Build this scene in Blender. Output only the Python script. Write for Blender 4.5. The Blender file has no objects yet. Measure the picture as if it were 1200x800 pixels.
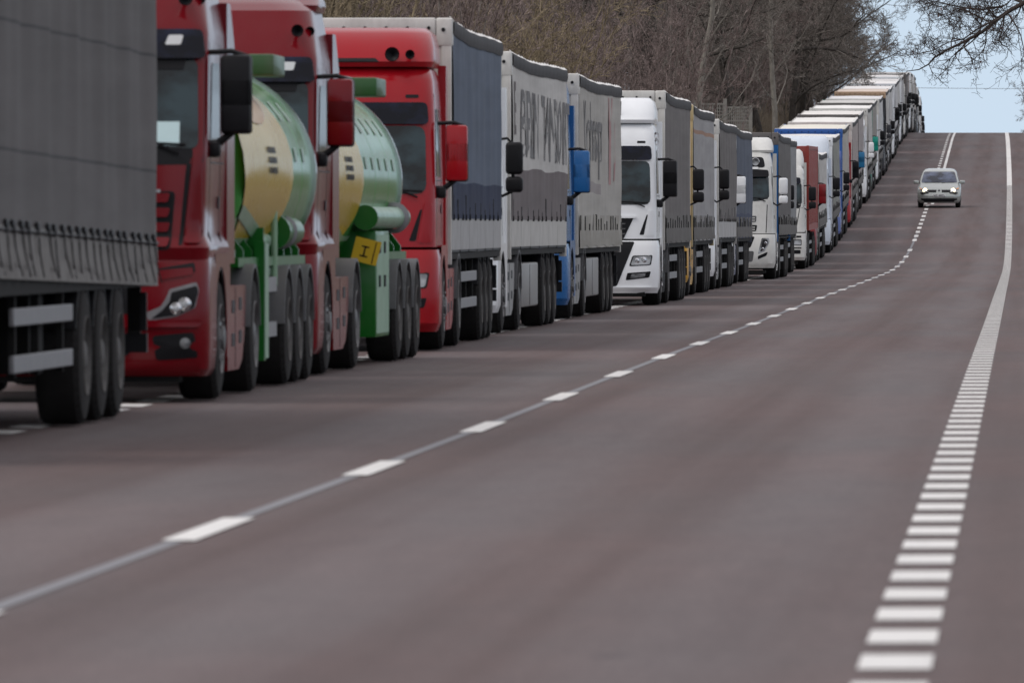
import bpy, bmesh, math, random
import numpy as np
from mathutils import Vector, Matrix

sc = bpy.context.scene
col = sc.collection
R = math.radians
PI = math.pi
random.seed(7)

# ------------------------------------------------------------------ camera, light, exposure
FPX = 11400.0                       # focal length in pixels of a 1200 px wide picture
cam_d = bpy.data.cameras.new("camera")
cam = bpy.data.objects.new("camera", cam_d)
col.objects.link(cam)
cam_d.sensor_width = 36.0
cam_d.lens = 36.0 * FPX / 1200.0
cam_d.clip_start = 0.5
cam_d.clip_end = 6000
cam_d.dof.use_dof = True
cam_d.dof.focus_distance = 240
cam_d.dof.aperture_fstop = 9
CZ = 1.45
cam.location = (0, 0, CZ)
cam.rotation_euler = (R(90) - math.atan(126.4 / FPX), 0, math.atan(595 / FPX))
sc.camera = cam

SUN_AZ, SUN_EL = R(-118), R(52)       # azimuth measured from +Y towards +X
w = bpy.data.worlds.new("World")
sc.world = w
w.use_nodes = True
nt = w.node_tree
for n in list(nt.nodes): nt.nodes.remove(n)
out = nt.nodes.new('ShaderNodeOutputWorld'); bg = nt.nodes.new('ShaderNodeBackground')
sky = nt.nodes.new('ShaderNodeTexSky'); sky.sky_type = 'NISHITA'; sky.sun_disc = False
sky.sun_elevation = SUN_EL; sky.sun_rotation = SUN_AZ
sky.air_density = 1.0; sky.dust_density = 3.0; sky.ozone_density = 1.0; sky.altitude = 100
mixn = nt.nodes.new('ShaderNodeMix'); mixn.data_type = 'RGBA'
mixn.inputs[7].default_value = (5.5, 6.7, 8.0, 1)        # thin even cloud cover
tc = nt.nodes.new('ShaderNodeTexCoord'); mp = nt.nodes.new('ShaderNodeMapping')
mp.inputs['Scale'].default_value = (1.2, 1.2, 5)
nz = nt.nodes.new('ShaderNodeTexNoise'); nz.inputs['Scale'].default_value = 2.0; nz.inputs['Detail'].default_value = 4
mr = nt.nodes.new('ShaderNodeMapRange'); mr.inputs[1].default_value = .3; mr.inputs[2].default_value = .7
mr.inputs[3].default_value = .80; mr.inputs[4].default_value = .94
nt.links.new(tc.outputs['Generated'], mp.inputs[0]); nt.links.new(mp.outputs[0], nz.inputs[0])
nt.links.new(nz.outputs[0], mr.inputs[0]); nt.links.new(mr.outputs[0], mixn.inputs[0])
sx = nt.nodes.new('ShaderNodeSeparateXYZ'); nt.links.new(tc.outputs['Generated'], sx.inputs[0])
cr_ = nt.nodes.new('ShaderNodeValToRGB'); nt.links.new(sx.outputs[2], cr_.inputs[0])
cr_.color_ramp.elements[0].position = .04; cr_.color_ramp.elements[0].color = (.55, .67, .80, 1)
cr_.color_ramp.elements[1].position = .30; cr_.color_ramp.elements[1].color = (.80, .775, .80, 1)
scl = nt.nodes.new('ShaderNodeVectorMath'); scl.operation = 'SCALE'; scl.inputs['Scale'].default_value = 10
nt.links.new(cr_.outputs[0], scl.inputs[0]); nt.links.new(scl.outputs[0], mixn.inputs[7])
nt.links.new(sky.outputs[0], mixn.inputs[6]); nt.links.new(mixn.outputs[2], bg.inputs[0])
bg.inputs[1].default_value = 0.1
nt.links.new(bg.outputs[0], out.inputs[0])

sl = bpy.data.lights.new("sun", 'SUN'); sl.energy = .85; sl.angle = R(27); sl.color = (1, .95, .89)
so = bpy.data.objects.new("sun", sl); col.objects.link(so)
sdir = Vector((math.sin(SUN_AZ) * math.cos(SUN_EL), math.cos(SUN_AZ) * math.cos(SUN_EL), math.sin(SUN_EL)))
so.rotation_euler = sdir.to_track_quat('Z', 'Y').to_euler(); so.location = (-30, -20, 60)
sc.view_settings.view_transform = 'Standard'; sc.view_settings.look = 'None'
sc.view_settings.exposure = 0.28; sc.view_settings.gamma = 1.0
sc.view_settings.use_curve_mapping = False

# ------------------------------------------------------------------ road profile
TD = [-400, -60, 25, 46.7, 58.7, 70.7, 94.7, 118.7, 142.7, 178.7, 202.7, 226.7, 250.7, 274.7, 290, 300, 310.7, 322.7, 334.7,
      346.7, 358.7, 411, 450, 496, 556, 600, 642, 668, 700, 735, 774, 830, 900, 1000, 1300, 2500]
TZ = [-1.6, -1.45, -1.41, -1.405, -1.40, -1.39, -1.365, -1.347, -1.33, -1.285, -1.255, -1.235, -1.21, -1.18, -1.155, -1.12,
      -1.06, -.955, -.805, -.60, -.343, 1.03, 2.0, 3.22, 4.88, 5.97, 6.62, 6.72, 6.45, 5.75, 4.6, 3.2, 2.2, 1.2, 0.5, 0]
YS = list(range(-60, 1203, 3))
def _herm(y):
    i = max(0, min(len(TD) - 2, int(np.searchsorted(TD, y)) - 1))
    def m(k):
        if k <= 0 or k >= len(TD) - 1: return 0
        a = (TZ[k] - TZ[k-1]) / (TD[k] - TD[k-1]); b = (TZ[k+1] - TZ[k]) / (TD[k+1] - TD[k])
        return 0 if a * b <= 0 else 2 * a * b / (a + b)
    h = TD[i+1] - TD[i]; t = (y - TD[i]) / h
    return ((2*t**3-3*t*t+1)*TZ[i] + (t**3-2*t*t+t)*h*m(i) + (-2*t**3+3*t*t)*TZ[i+1] + (t**3-t*t)*h*m(i+1)) + CZ
YZ = [_herm(y) for y in YS]
def P(y):
    return float(np.interp(y, YS, YZ)) if y < YS[-1] else _herm(y)
def CX(y):                                           # gentle left-hand bend beyond 330 m
    return 0 if y < 330 else -0.45 * ((y - 330) / 300) ** 2
def slope(y): return math.atan((P(y + 9) - P(y - 1)) / 10)

# ------------------------------------------------------------------ materials
MATS = {}
def _new(name):
    m = bpy.data.materials.new(name); m.use_nodes = True
    return m, m.node_tree, m.node_tree.nodes['Principled BSDF']
def noise(nt, scale, detail=4, vec=None, rough=.55):
    n = nt.nodes.new('ShaderNodeTexNoise'); n.inputs['Scale'].default_value = scale
    n.inputs['Detail'].default_value = detail; n.inputs['Roughness'].default_value = rough
    if vec is not None: nt.links.new(vec, n.inputs['Vector'])
    return n
def mapping(nt, scale, kind='Object'):
    t = nt.nodes.new('ShaderNodeTexCoord'); m = nt.nodes.new('ShaderNodeMapping')
    m.inputs['Scale'].default_value = scale; nt.links.new(t.outputs[kind], m.inputs[0])
    return m.outputs[0]
def ramp(nt, src, stops):
    r = nt.nodes.new('ShaderNodeValToRGB'); e = r.color_ramp.elements
    while len(e) < len(stops): e.new(.5)
    for k, (p, c) in enumerate(stops):
        e[k].position = p; e[k].color = (*c, 1) if len(c) == 3 else c
    nt.links.new(src, r.inputs[0]); return r.outputs[0]
def mixc(nt, fac, a, b, mode='MIX'):
    m = nt.nodes.new('ShaderNodeMix'); m.data_type = 'RGBA'; m.blend_type = mode
    for s, v in ((m.inputs[0], fac), (m.inputs[6], a), (m.inputs[7], b)):
        if isinstance(v, (int, float)): s.default_value = v
        elif isinstance(v, tuple): s.default_value = (*v, 1)
        else: nt.links.new(v, s)
    return m.outputs[2]
def bump(nt, b, src, strength, dist):
    n = nt.nodes.new('ShaderNodeBump'); n.inputs['Strength'].default_value = strength; n.inputs['Distance'].default_value = dist
    nt.links.new(src, n.inputs['Height']); nt.links.new(n.outputs[0], b.inputs['Normal'])

def paint(c, dirt=.35, rough=.28, key=None, metal=0, spec=.28):
    k = ('paint', c, dirt, rough, metal, spec)
    if k in MATS: return MATS[k]
    m, nt, b = _new('vehicle_paint')
    v = mapping(nt, (1, .6, .6)); n = noise(nt, 3.2, 8, v, .65)
    d = ramp(nt, n.outputs[0], [(.42, (0, 0, 0)), (.78, (1, 1, 1))])
    mm = nt.nodes.new('ShaderNodeMath'); mm.operation = 'MULTIPLY'; mm.inputs[1].default_value = dirt
    nt.links.new(d, mm.inputs[0])
    cc = mixc(nt, mm.outputs[0], c, (.13, .115, .10))
    nt.links.new(cc, b.inputs['Base Color'])
    r = nt.nodes.new('ShaderNodeMapRange'); r.inputs[3].default_value = rough; r.inputs[4].default_value = .7
    nt.links.new(mm.outputs[0], r.inputs[0]); nt.links.new(r.outputs[0], b.inputs['Roughness'])
    b.inputs['Coat Weight'].default_value = .10 if spec > .2 else 0; b.inputs['Coat Roughness'].default_value = .08; b.inputs['Specular IOR Level'].default_value = spec
    b.inputs['Metallic'].default_value = metal
    MATS[k] = m; return m
def tarp(c, dirt=.5):
    k = ('tarp', c, dirt)
    if k in MATS: return MATS[k]
    m, nt, b = _new('tarpaulin')
    v = mapping(nt, (1, 1.1, .22)); n = noise(nt, 2.4, 9, v, .7)
    d = ramp(nt, n.outputs[0], [(.36, (0, 0, 0)), (.8, (1, 1, 1))])
    mm = nt.nodes.new('ShaderNodeMath'); mm.operation = 'MULTIPLY'; mm.inputs[1].default_value = dirt
    nt.links.new(d, mm.inputs[0])
    cc = mixc(nt, mm.outputs[0], c, (c[0]*.45+.03, c[1]*.42+.026, c[2]*.38+.022))
    v3 = mapping(nt, (1, .25, 3.0)); n3 = noise(nt, 1.0, 5, v3, .6)
    hz = nt.nodes.new('ShaderNodeMapRange'); hz.inputs[1].default_value = .3; hz.inputs[2].default_value = .7
    hz.inputs[3].default_value, hz.inputs[4].default_value = (.98, 1.08) if c[0] > .7 else (.82, 1.08); nt.links.new(n3.outputs[0], hz.inputs[0])
    vm = nt.nodes.new('ShaderNodeVectorMath'); vm.operation = 'SCALE'
    nt.links.new(cc, vm.inputs[0]); nt.links.new(hz.outputs[0], vm.inputs['Scale'])
    nt.links.new(vm.outputs[0], b.inputs['Base Color'])
    b.inputs['Roughness'].default_value = .7; b.inputs['Specular IOR Level'].default_value = .18
    v2 = mapping(nt, (1, .35, .15)); n2 = noise(nt, 2.0, 3, v2); bump(nt, b, n2.outputs[0], .35, .04)
    MATS[k] = m; return m
def plain(name, c, rough=.6, metal=0, var=.25, scale=9, bmp=0):
    k = (name, c)
    if k in MATS: return MATS[k]
    m, nt, b = _new(name)
    v = mapping(nt, (1, 1, 1)); n = noise(nt, scale, 6, v, .65)
    cc = mixc(nt, n.outputs[0], tuple(x * (1 - var) for x in c), tuple(min(1, x * (1 + var)) for x in c))
    nt.links.new(cc, b.inputs['Base Color']); b.inputs['Roughness'].default_value = rough; b.inputs['Metallic'].default_value = metal
    if max(c) < .05: b.inputs['Specular IOR Level'].default_value = .22
    if bmp: bump(nt, b, n.outputs[0], .5, bmp)
    MATS[k] = m; return m
def emit(name, c, e, strength):
    m, nt, b = _new(name); b.inputs['Base Color'].default_value = (*c, 1)
    b.inputs['Emission Color'].default_value = (*e, 1); b.inputs['Emission Strength'].default_value = strength
    return m

black = plain('black_plastic', (.007, .007, .009), .5, var=.3)
rubber = plain('tyre_rubber', (.016, .015, .015), .9, var=.35, scale=14, bmp=.004)
chassis = plain('chassis_steel', (.009, .009, .009), .8, var=.4)
alloy = plain('aluminium', (.20, .20, .21), .5, metal=.2, var=.3)
rimgrey = plain('wheel_steel', (.12, .12, .122), .5, metal=.5, var=.5, scale=16)
rimdark = plain('dusty_wheel', (.085, .082, .08), .7, metal=.2, var=.5, scale=16)
chrome = plain('chrome', (.6, .6, .62), .15, metal=1, var=.05)
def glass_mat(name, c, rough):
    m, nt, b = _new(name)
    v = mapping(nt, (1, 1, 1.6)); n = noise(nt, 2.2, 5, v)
    gf = ramp(nt, n.outputs[0], [(.40, (0, 0, 0)), (.62, (1, 1, 1))])  # light and dark noise blotches painted into the glass colour to imitate reflections
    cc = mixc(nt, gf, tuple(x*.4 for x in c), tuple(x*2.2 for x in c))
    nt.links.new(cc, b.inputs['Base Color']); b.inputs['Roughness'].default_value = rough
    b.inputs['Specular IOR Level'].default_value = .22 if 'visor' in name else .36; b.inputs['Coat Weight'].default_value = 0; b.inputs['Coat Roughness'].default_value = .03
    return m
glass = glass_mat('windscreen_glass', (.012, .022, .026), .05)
visorm = glass_mat('tinted_visor', (.006, .008, .020), .22)
lampglass = glass_mat('lamp_glass', (.20, .21, .22), .08)
white_pl = plain('white_plastic', (.7, .71, .72), .4, var=.08)
paper = plain('paper_sheet', (.55, .72, .74), .8, var=.05)
steelwhite = paint((.62, .61, .58), .45, .4)
bark_c = {}
def bark(name, c1, c2):
    if name in bark_c: return bark_c[name]
    m, nt, b = _new(name)
    v = mapping(nt, (1, 1, .4)); n = noise(nt, 7, 8, v, .8)
    r = ramp(nt, n.outputs[0], [(.38, c1), (.62, c2)])
    nt.links.new(r, b.inputs['Base Color']); b.inputs['Roughness'].default_value = .9
    b.inputs['Specular IOR Level'].default_value = .2
    bark_c[name] = m; return m

# ------------------------------------------------------------------ mesh builder
class MB:
    def __init__(s): s.v = []; s.f = []; s.m = []; s.mats = []
    def mi(s, m):
        if m not in s.mats: s.mats.append(m)
        return s.mats.index(m)
    def add(s, vs, fs, m):
        o = len(s.v); s.v += [tuple(p) for p in vs]; k = s.mi(m)
        for f in fs: s.f.append(tuple(i + o for i in f)); s.m.append(k)
    def box(s, a, b, m):
        x0, y0, z0 = a; x1, y1, z1 = b
        vs = [(x0,y0,z0),(x1,y0,z0),(x1,y1,z0),(x0,y1,z0),(x0,y0,z1),(x1,y0,z1),(x1,y1,z1),(x0,y1,z1)]
        s.add(vs, [(0,3,2,1),(4,5,6,7),(0,1,5,4),(1,2,6,5),(2,3,7,6),(3,0,4,7)], m)
    def rbox(s, a, b, r, m, seg=2, tilt=0):
        bm = bmesh.new(); bmesh.ops.create_cube(bm, size=1)
        for v in bm.verts:
            v.co = Vector([(a[i]+b[i])/2 + v.co[i]*(b[i]-a[i]) for i in range(3)])
        bmesh.ops.bevel(bm, geom=bm.edges[:], offset=r, segments=seg, profile=.5, affect='EDGES', clamp_overlap=True)
        c = Vector([(a[i]+b[i])/2 for i in range(3)])
        if tilt:
            bmesh.ops.rotate(bm, verts=bm.verts, cent=c, matrix=Matrix.Rotation(tilt, 3, 'Z'))
        bm.verts.index_update()
        s.add([v.co[:] for v in bm.verts], [[v.index for v in f.verts] for f in bm.faces], m); bm.free()
    def prism(s, poly, axis, a, b, m):               # poly in the plane normal to axis, (u,v) in remaining axes order
        def pt(u, v, t):
            return {'x': (t, u, v), 'y': (u, t, v), 'z': (u, v, t)}[axis]
        n = len(poly)
        vs = [pt(u, v, a) for u, v in poly] + [pt(u, v, b) for u, v in poly]
        fs = [tuple(range(n)), tuple(range(2*n-1, n-1, -1))] + [(i, (i+1) % n, n+(i+1) % n, n+i) for i in range(n)]
        s.add(vs, fs, m)
    def tube(s, pts, r, m, n=8, cap=True):
        pts = [Vector(p) for p in pts]; rs = r if isinstance(r, (list, tuple)) else [r]*len(pts)
        vs = []; fs = []
        for i, p in enumerate(pts):
            d = (pts[min(i+1, len(pts)-1)] - pts[max(i-1, 0)]).normalized()
            a = d.orthogonal().normalized() if abs(d.z) > .95 else d.cross(Vector((0,0,1))).normalized()
            b = d.cross(a)
            for k in range(n):
                t = 2*PI*k/n; vs.append(tuple(p + (a*math.cos(t) + b*math.sin(t))*rs[i]))
        for i in range(len(pts)-1):
            for k in range(n):
                fs.append((i*n+k, i*n+(k+1) % n, (i+1)*n+(k+1) % n, (i+1)*n+k))
        if cap: fs += [tuple(range(n)), tuple(range(len(pts)*n-1, (len(pts)-1)*n-1, -1))]
        s.add(vs, fs, m)
    def lathe(s, prof, n, m, axis='x', c=(0,0,0)):    # prof: (pos along axis, radius)
        vs = []; fs = []
        for (t, r) in prof:
            for k in range(n):
                a = 2*PI*k/n
                q = {'x': (t, r*math.cos(a), r*math.sin(a)), 'y': (r*math.cos(a), t, r*math.sin(a)), 'z': (r*math.cos(a), r*math.sin(a), t)}[axis]
                vs.append((q[0]+c[0], q[1]+c[1], q[2]+c[2]))
        for i in range(len(prof)-1):
            for k in range(n): fs.append((i*n+k, i*n+(k+1) % n, (i+1)*n+(k+1) % n, (i+1)*n+k))
        s.add(vs, fs, m)
    def grid(s, fn, us, vs_, m, mfn=None):
        vs = [fn(u, v) for v in vs_ for u in us]; n = len(us); o = len(s.v)
        s.v += [tuple(p) for p in vs]
        for j in range(len(vs_)-1):
            for i in range(n-1):
                s.f.append((o+j*n+i, o+j*n+i+1, o+(j+1)*n+i+1, o+(j+1)*n+i))
                s.m.append(s.mi(mfn(us[i], vs_[j], us[i+1], vs_[j+1]) if mfn else m))
    def mesh(s, name, sharp=38):
        me = bpy.data.meshes.new(name); me.from_pydata(s.v, [], s.f)
        for m in s.mats: me.materials.append(m)
        me.polygons.foreach_set('material_index', s.m)
        bm = bmesh.new(); bm.from_mesh(me); bmesh.ops.recalc_face_normals(bm, faces=bm.faces); bm.to_mesh(me); bm.free()
        me.polygons.foreach_set('use_smooth', [True]*len(me.polygons))
        me.set_sharp_from_angle(angle=R(sharp)); me.update()
        return me
    def build(s, name, parent=None, loc=(0,0,0), bevel=0, sharp=38):
        o = bpy.data.objects.new(name, s.mesh(name, sharp)); col.objects.link(o); o.parent = parent; o.location = loc
        if bevel:
            b = o.modifiers.new('bevel', 'BEVEL'); b.width = bevel; b.segments = 2; b.limit_method = 'ANGLE'; b.angle_limit = R(40)
        return o
def build_by(mb, name, parent, key, **kw):           # one object per piece group
    groups = {}
    for f, m in zip(mb.f, mb.m):
        c = [sum(mb.v[i][k] for i in f)/len(f) for k in range(3)]
        groups.setdefault(key(c), []).append((f, m))
    for k in sorted(groups):
        b = MB(); b.mats = list(mb.mats); mp = {}
        for f, m in groups[k]:
            g = []
            for i in f:
                if i not in mp: mp[i] = len(b.v); b.v.append(mb.v[i])
                g.append(mp[i])
            b.f.append(tuple(g)); b.m.append(m)
        o = b.build(name, parent, **kw)
LR = lambda c: c[0] > 0
def put(name, me, parent, loc=(0,0,0)):
    o = bpy.data.objects.new(name, me); col.objects.link(o); o.parent = parent; o.location = loc; return o
def thing(name, label, cat, loc, rx=0, rz=0, group=None):
    o = bpy.data.objects.new(name, None); col.objects.link(o); o.location = loc; o.rotation_euler = (rx, 0, rz)
    o.empty_display_size = .3
    o['label'] = label; o['category'] = cat
    if group: o['group'] = group
    return o
def tag(o, label=None, cat=None, group=None, kind=None):
    if label: o['label'] = label
    if cat: o['category'] = cat
    if group: o['group'] = group
    if kind: o['kind'] = kind
    return o
def text_verts(txt, size, bold=0):
    cu = bpy.data.curves.new('t', 'FONT'); cu.body = txt; cu.size = size; cu.offset = bold; cu.resolution_u = 3
    o = bpy.data.objects.new('t', cu); col.objects.link(o); bpy.context.view_layer.update()
    me = o.to_mesh(); vs = [v.co[:] for v in me.vertices]; fs = [tuple(p.vertices) for p in me.polygons]
    o.to_mesh_clear(); bpy.data.objects.remove(o); bpy.data.curves.remove(cu)
    return vs, fs

# ------------------------------------------------------------------ lofted vehicle shell
class Shell:
    # rows: z, front y, rear y, half width, corner radius ; bow: how far the middle stands proud
    def __init__(s, rows, bow=.05): s.r = rows; s.bow = bow; s.z = [r[0] for r in rows]
    def at(s, z): return [float(np.interp(z, s.z, [r[k] for r in s.r])) for k in range(1, 5)]
    def front(s, x, z, at=None):
        yf, yr, w, r = at or s.at(z); ax = min(abs(x), w)
        y = yf + s.bow*(ax/w)**2
        if ax > w - r:
            t = min(1, (ax-(w-r))/r); y += r*(1-math.sqrt(max(0, 1-t*t)))
        return y
    def make(s, mb, m, sub=2):
        zs = []
        for i in range(len(s.z)-1):
            for k in range(sub): zs.append(s.z[i] + (s.z[i+1]-s.z[i])*k/sub)
        zs.append(s.z[-1])
        rings = []
        for z in zs:
            at = s.at(z); yf, yr, w, r = at
            xs = [w-r + r*math.sin(PI/2*k/7) for k in range(7, 0, -1)] + [(w-r)*k/4 for k in range(4, -5, -1)] + [-(w-r + r*math.sin(PI/2*k/7)) for k in range(1, 8)]
            ring = [(x, s.front(x, z, at), z) for x in xs]
            q = min(.12, r)
            ring += [(-w, yr-q, z), (-w+q*.3, yr-q*.3, z), (-w+q, yr, z), (w-q, yr, z), (w-q*.3, yr-q*.3, z), (w, yr-q, z)]
            rings.append(ring)
        n = len(rings[0]); vs = [p for r in rings for p in r]
        fs = [(j*n+i, j*n+(i+1) % n, (j+1)*n+(i+1) % n, (j+1)*n+i) for j in range(len(rings)-1) for i in range(n)]
        fs += [tuple(range(n)), tuple(range(len(vs)-1, len(vs)-n-1, -1))]
        mb.add(vs, fs, m)
    def patch(s, mb, poly, m, off=.006, thick=.03, rnd=.03, both=False, side=0, rings=(1, .92, .7, .45, .2)):
        if both:
            s.patch(mb, poly, m, off, thick, rnd, False, side); 
            s.patch(mb, [(-x, z) for x, z in poly], m, off, thick, rnd) if not side else s.patch(mb, poly, m, off, thick, rnd, False, -side)
            return
        pts = roundpoly(poly, rnd)
        cx = sum(p[0] for p in pts)/len(pts); cz = sum(p[1] for p in pts)/len(pts); vs = []; fs = []; n = len(pts)
        def pr(u, v, o):
            if side: return (side*(s.at(v)[2] + o), u, v)
            return (u, s.front(u, v) - o, v)
        for (u, v) in pts: vs.append(pr(u, v, -thick))
        for k in rings:
            for (u, v) in pts: vs.append(pr(cx+(u-cx)*k, cz+(v-cz)*k, off))
        vs.append(pr(cx, cz, off))
        for j in range(len(rings)):
            for i in range(n): fs.append((j*n+i, j*n+(i+1) % n, (j+1)*n+(i+1) % n, (j+1)*n+i))
        o = len(rings)*n
        for i in range(n): fs.append((o+i, o+(i+1) % n, len(vs)-1))
        mb.add(vs, fs, m)
def roundpoly(poly, r, step=.09):
    n = len(poly); out = []
    for i in range(n):
        p0, p, p1 = (Vector(poly[(i+k) % n]) for k in (-1, 0, 1))
        a = p0-p; b = p1-p; q = min(r, a.length*.45, b.length*.45)
        if r > 0:
            A = p + a.normalized()*q; B = p + b.normalized()*q
            for t in (0, .33, .67, 1): out.append((A*(1-t)**2 + p*2*t*(1-t) + B*t*t))
        else: out.append(p)
    res = []
    for i in range(len(out)):
        a = out[i]; b = out[(i+1) % len(out)]; k = max(1, int((b-a).length/step))
        for j in range(k):
            q = a.lerp(b, j/k)
            if not res or (q-Vector(res[-1])).length > 1e-4: res.append((q.x, q.y))
    return res
def rect(x0, z0, x1, z1): return [(x0, z0), (x1, z0), (x1, z1), (x0, z1)]

# ------------------------------------------------------------------ wheels
def wheel_meshes(kind):
    Rr, W = .5, .34
    mb = MB()
    prof = [(-W/2, .29), (-W/2, .40), (-W/2+.012, .46), (-W/2+.05, .495)]
    for k in range(5):
        c = -W/2+.07+(W-.14)*k/4
        if 0 < k: prof += [(c-.035, .488), (c-.033, .5)]
        if k < 4: prof += [(c+.02, .5), (c+.022, .488)]
    prof += [(W/2-.05, .495), (W/2-.012, .46), (W/2, .40), (W/2, .29), (W/2-.05, .285)]
    mb.lathe(prof, 40, rubber)
    for k in range(40):                                # shoulder lugs
        a = 2*PI*k/40
        for s in (-1, 1):
            x0 = s*(W/2-.055); x1 = s*(W/2-.015)
            q = [(x, (r)*math.cos(a+t), r*math.sin(a+t)) for (x, r) in ((x0, .503), (x1, .478)) for t in (0, .07)]
            mb.add(q, [(0, 1, 3, 2)], rubber)
    tyre = mb.mesh('tyre', 30)
    mr_ = {'steer': rimgrey, 'drive': rimgrey, 'trailer': rimdark}[kind]
    mb = MB()
    if kind == 'steer': pr = [(W/2-.01, .292), (W/2+.008, .285), (W/2-.03, .262), (W/2-.02, .2), (W/2+.0, .14), (W/2+.005, .105), (W/2+.03, .10), (W/2+.035, .08), (W/2+.035, 0)]
    else: pr = [(W/2-.01, .292), (W/2+.008, .285), (W/2-.04, .262), (W/2-.11, .235), (W/2-.16, .21), (W/2-.165, .13), (W/2-.03, .12), (W/2-.01, .10), (W/2+.0, .07), (W/2+.0, 0)]
    mb.lathe(pr, 32, mr_)
    zi = W/2-.012 if kind == 'steer' else W/2-.155
    for k in range(10):
        a = 2*PI*k/10
        c = (.168 if kind == 'steer' else .165)
        mb.lathe([(zi+.004, .016), (zi+.035, .016), (zi+.035, 0)], 6, chrome, c=(0, c*math.cos(a), c*math.sin(a)))
        a += PI/10; c = .228
        zo = W/2-.02 if kind == 'steer' else W/2-.115
        mb.lathe([(zo, .034), (zo+.006, .032), (zo+.006, 0)], 8, black, c=(0, c*math.cos(a), c*math.sin(a)))
    return tyre, mb.mesh('rim', 30)
WM = {k: wheel_meshes(k) for k in ('steer', 'drive', 'trailer')}
def wheel(parent, x, y, kind, z=.5, scale=1):
    t, r = WM[kind]
    a = put('wheel', t, parent, (x, y, z)); 
    if x < 0: a.rotation_euler.z = PI
    a.scale = (1, scale, scale)
    put('rim', r, a)
    return a

# ------------------------------------------------------------------ cabs
def add_mirror(cab, kind, colr, x0, y, z, h=.62):
    mb = MB(); body = {'body': colr}.get('body')
    for s in (1, -1):
        mb = MB()
        X = lambda a, b: (min(s*a, s*b), max(s*a, s*b))
        if kind == 'slab':
            xa, xb = X(x0+.07, x0+.32)
            mb.rbox((xa, y-.09, z), (xb, y+.09, z+h*.72), .035, colr)
            mb.rbox((xa, y-.085, z+h*.735), (xb, y+.085, z+h), .035, colr) if kind == 'two' else None
            mb.rbox((xa-.004, y-.02, z-.01), (xb+.004, y+.10, z+h+.0), .03, black)
            mb.rbox((xa, y-.09, z+h*.3), (xb, y+.07, z+h), .035, colr)
            mb.tube([(s*(x0-.03), y, z+h+.02), (s*(x0+.16), y-.0, z+h+.03), (s*(x0+.3), y, z+h-.02)], .022, black)
            mb.tube([(s*(x0-.04), y, z-.10), (s*(x0+.04), y, z-.09), (s*(x0+.2), y, z+.03)], [.045, .035, .025], black)
            mb.rbox((min(s*(x0-.05), s*(x0+.07)), y-.07, z-.2), (max(s*(x0-.05), s*(x0+.07)), y+.05, z-.07), .03, black)
        else:
            xa, xb = X(x0+.1, x0+.33)
            mb.rbox((xa, y-.08, z+.02), (xb, y+.08, z+.45), .05, colr, 3)
            mb.rbox((xa, y-.08, z-.22), (xb, y+.08, z-.01), .05, colr, 3)
            mb.tube([(s*(x0-.05), y, z+.48), (s*(x0+.12), y, z+.5), (s*(x0+.2), y, z+.42)], .018, black)
            mb.tube([(s*(x0-.05), y, z-.2), (s*(x0+.05), y, z-.27), (s*(x0+.2), y, z-.2)], .02, black)
            mb.tube([(s*(x0+.2), y, z-.05), (s*(x0+.2), y, z+.06)], .02, black)
        mb.build('mirror', cab)

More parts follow.
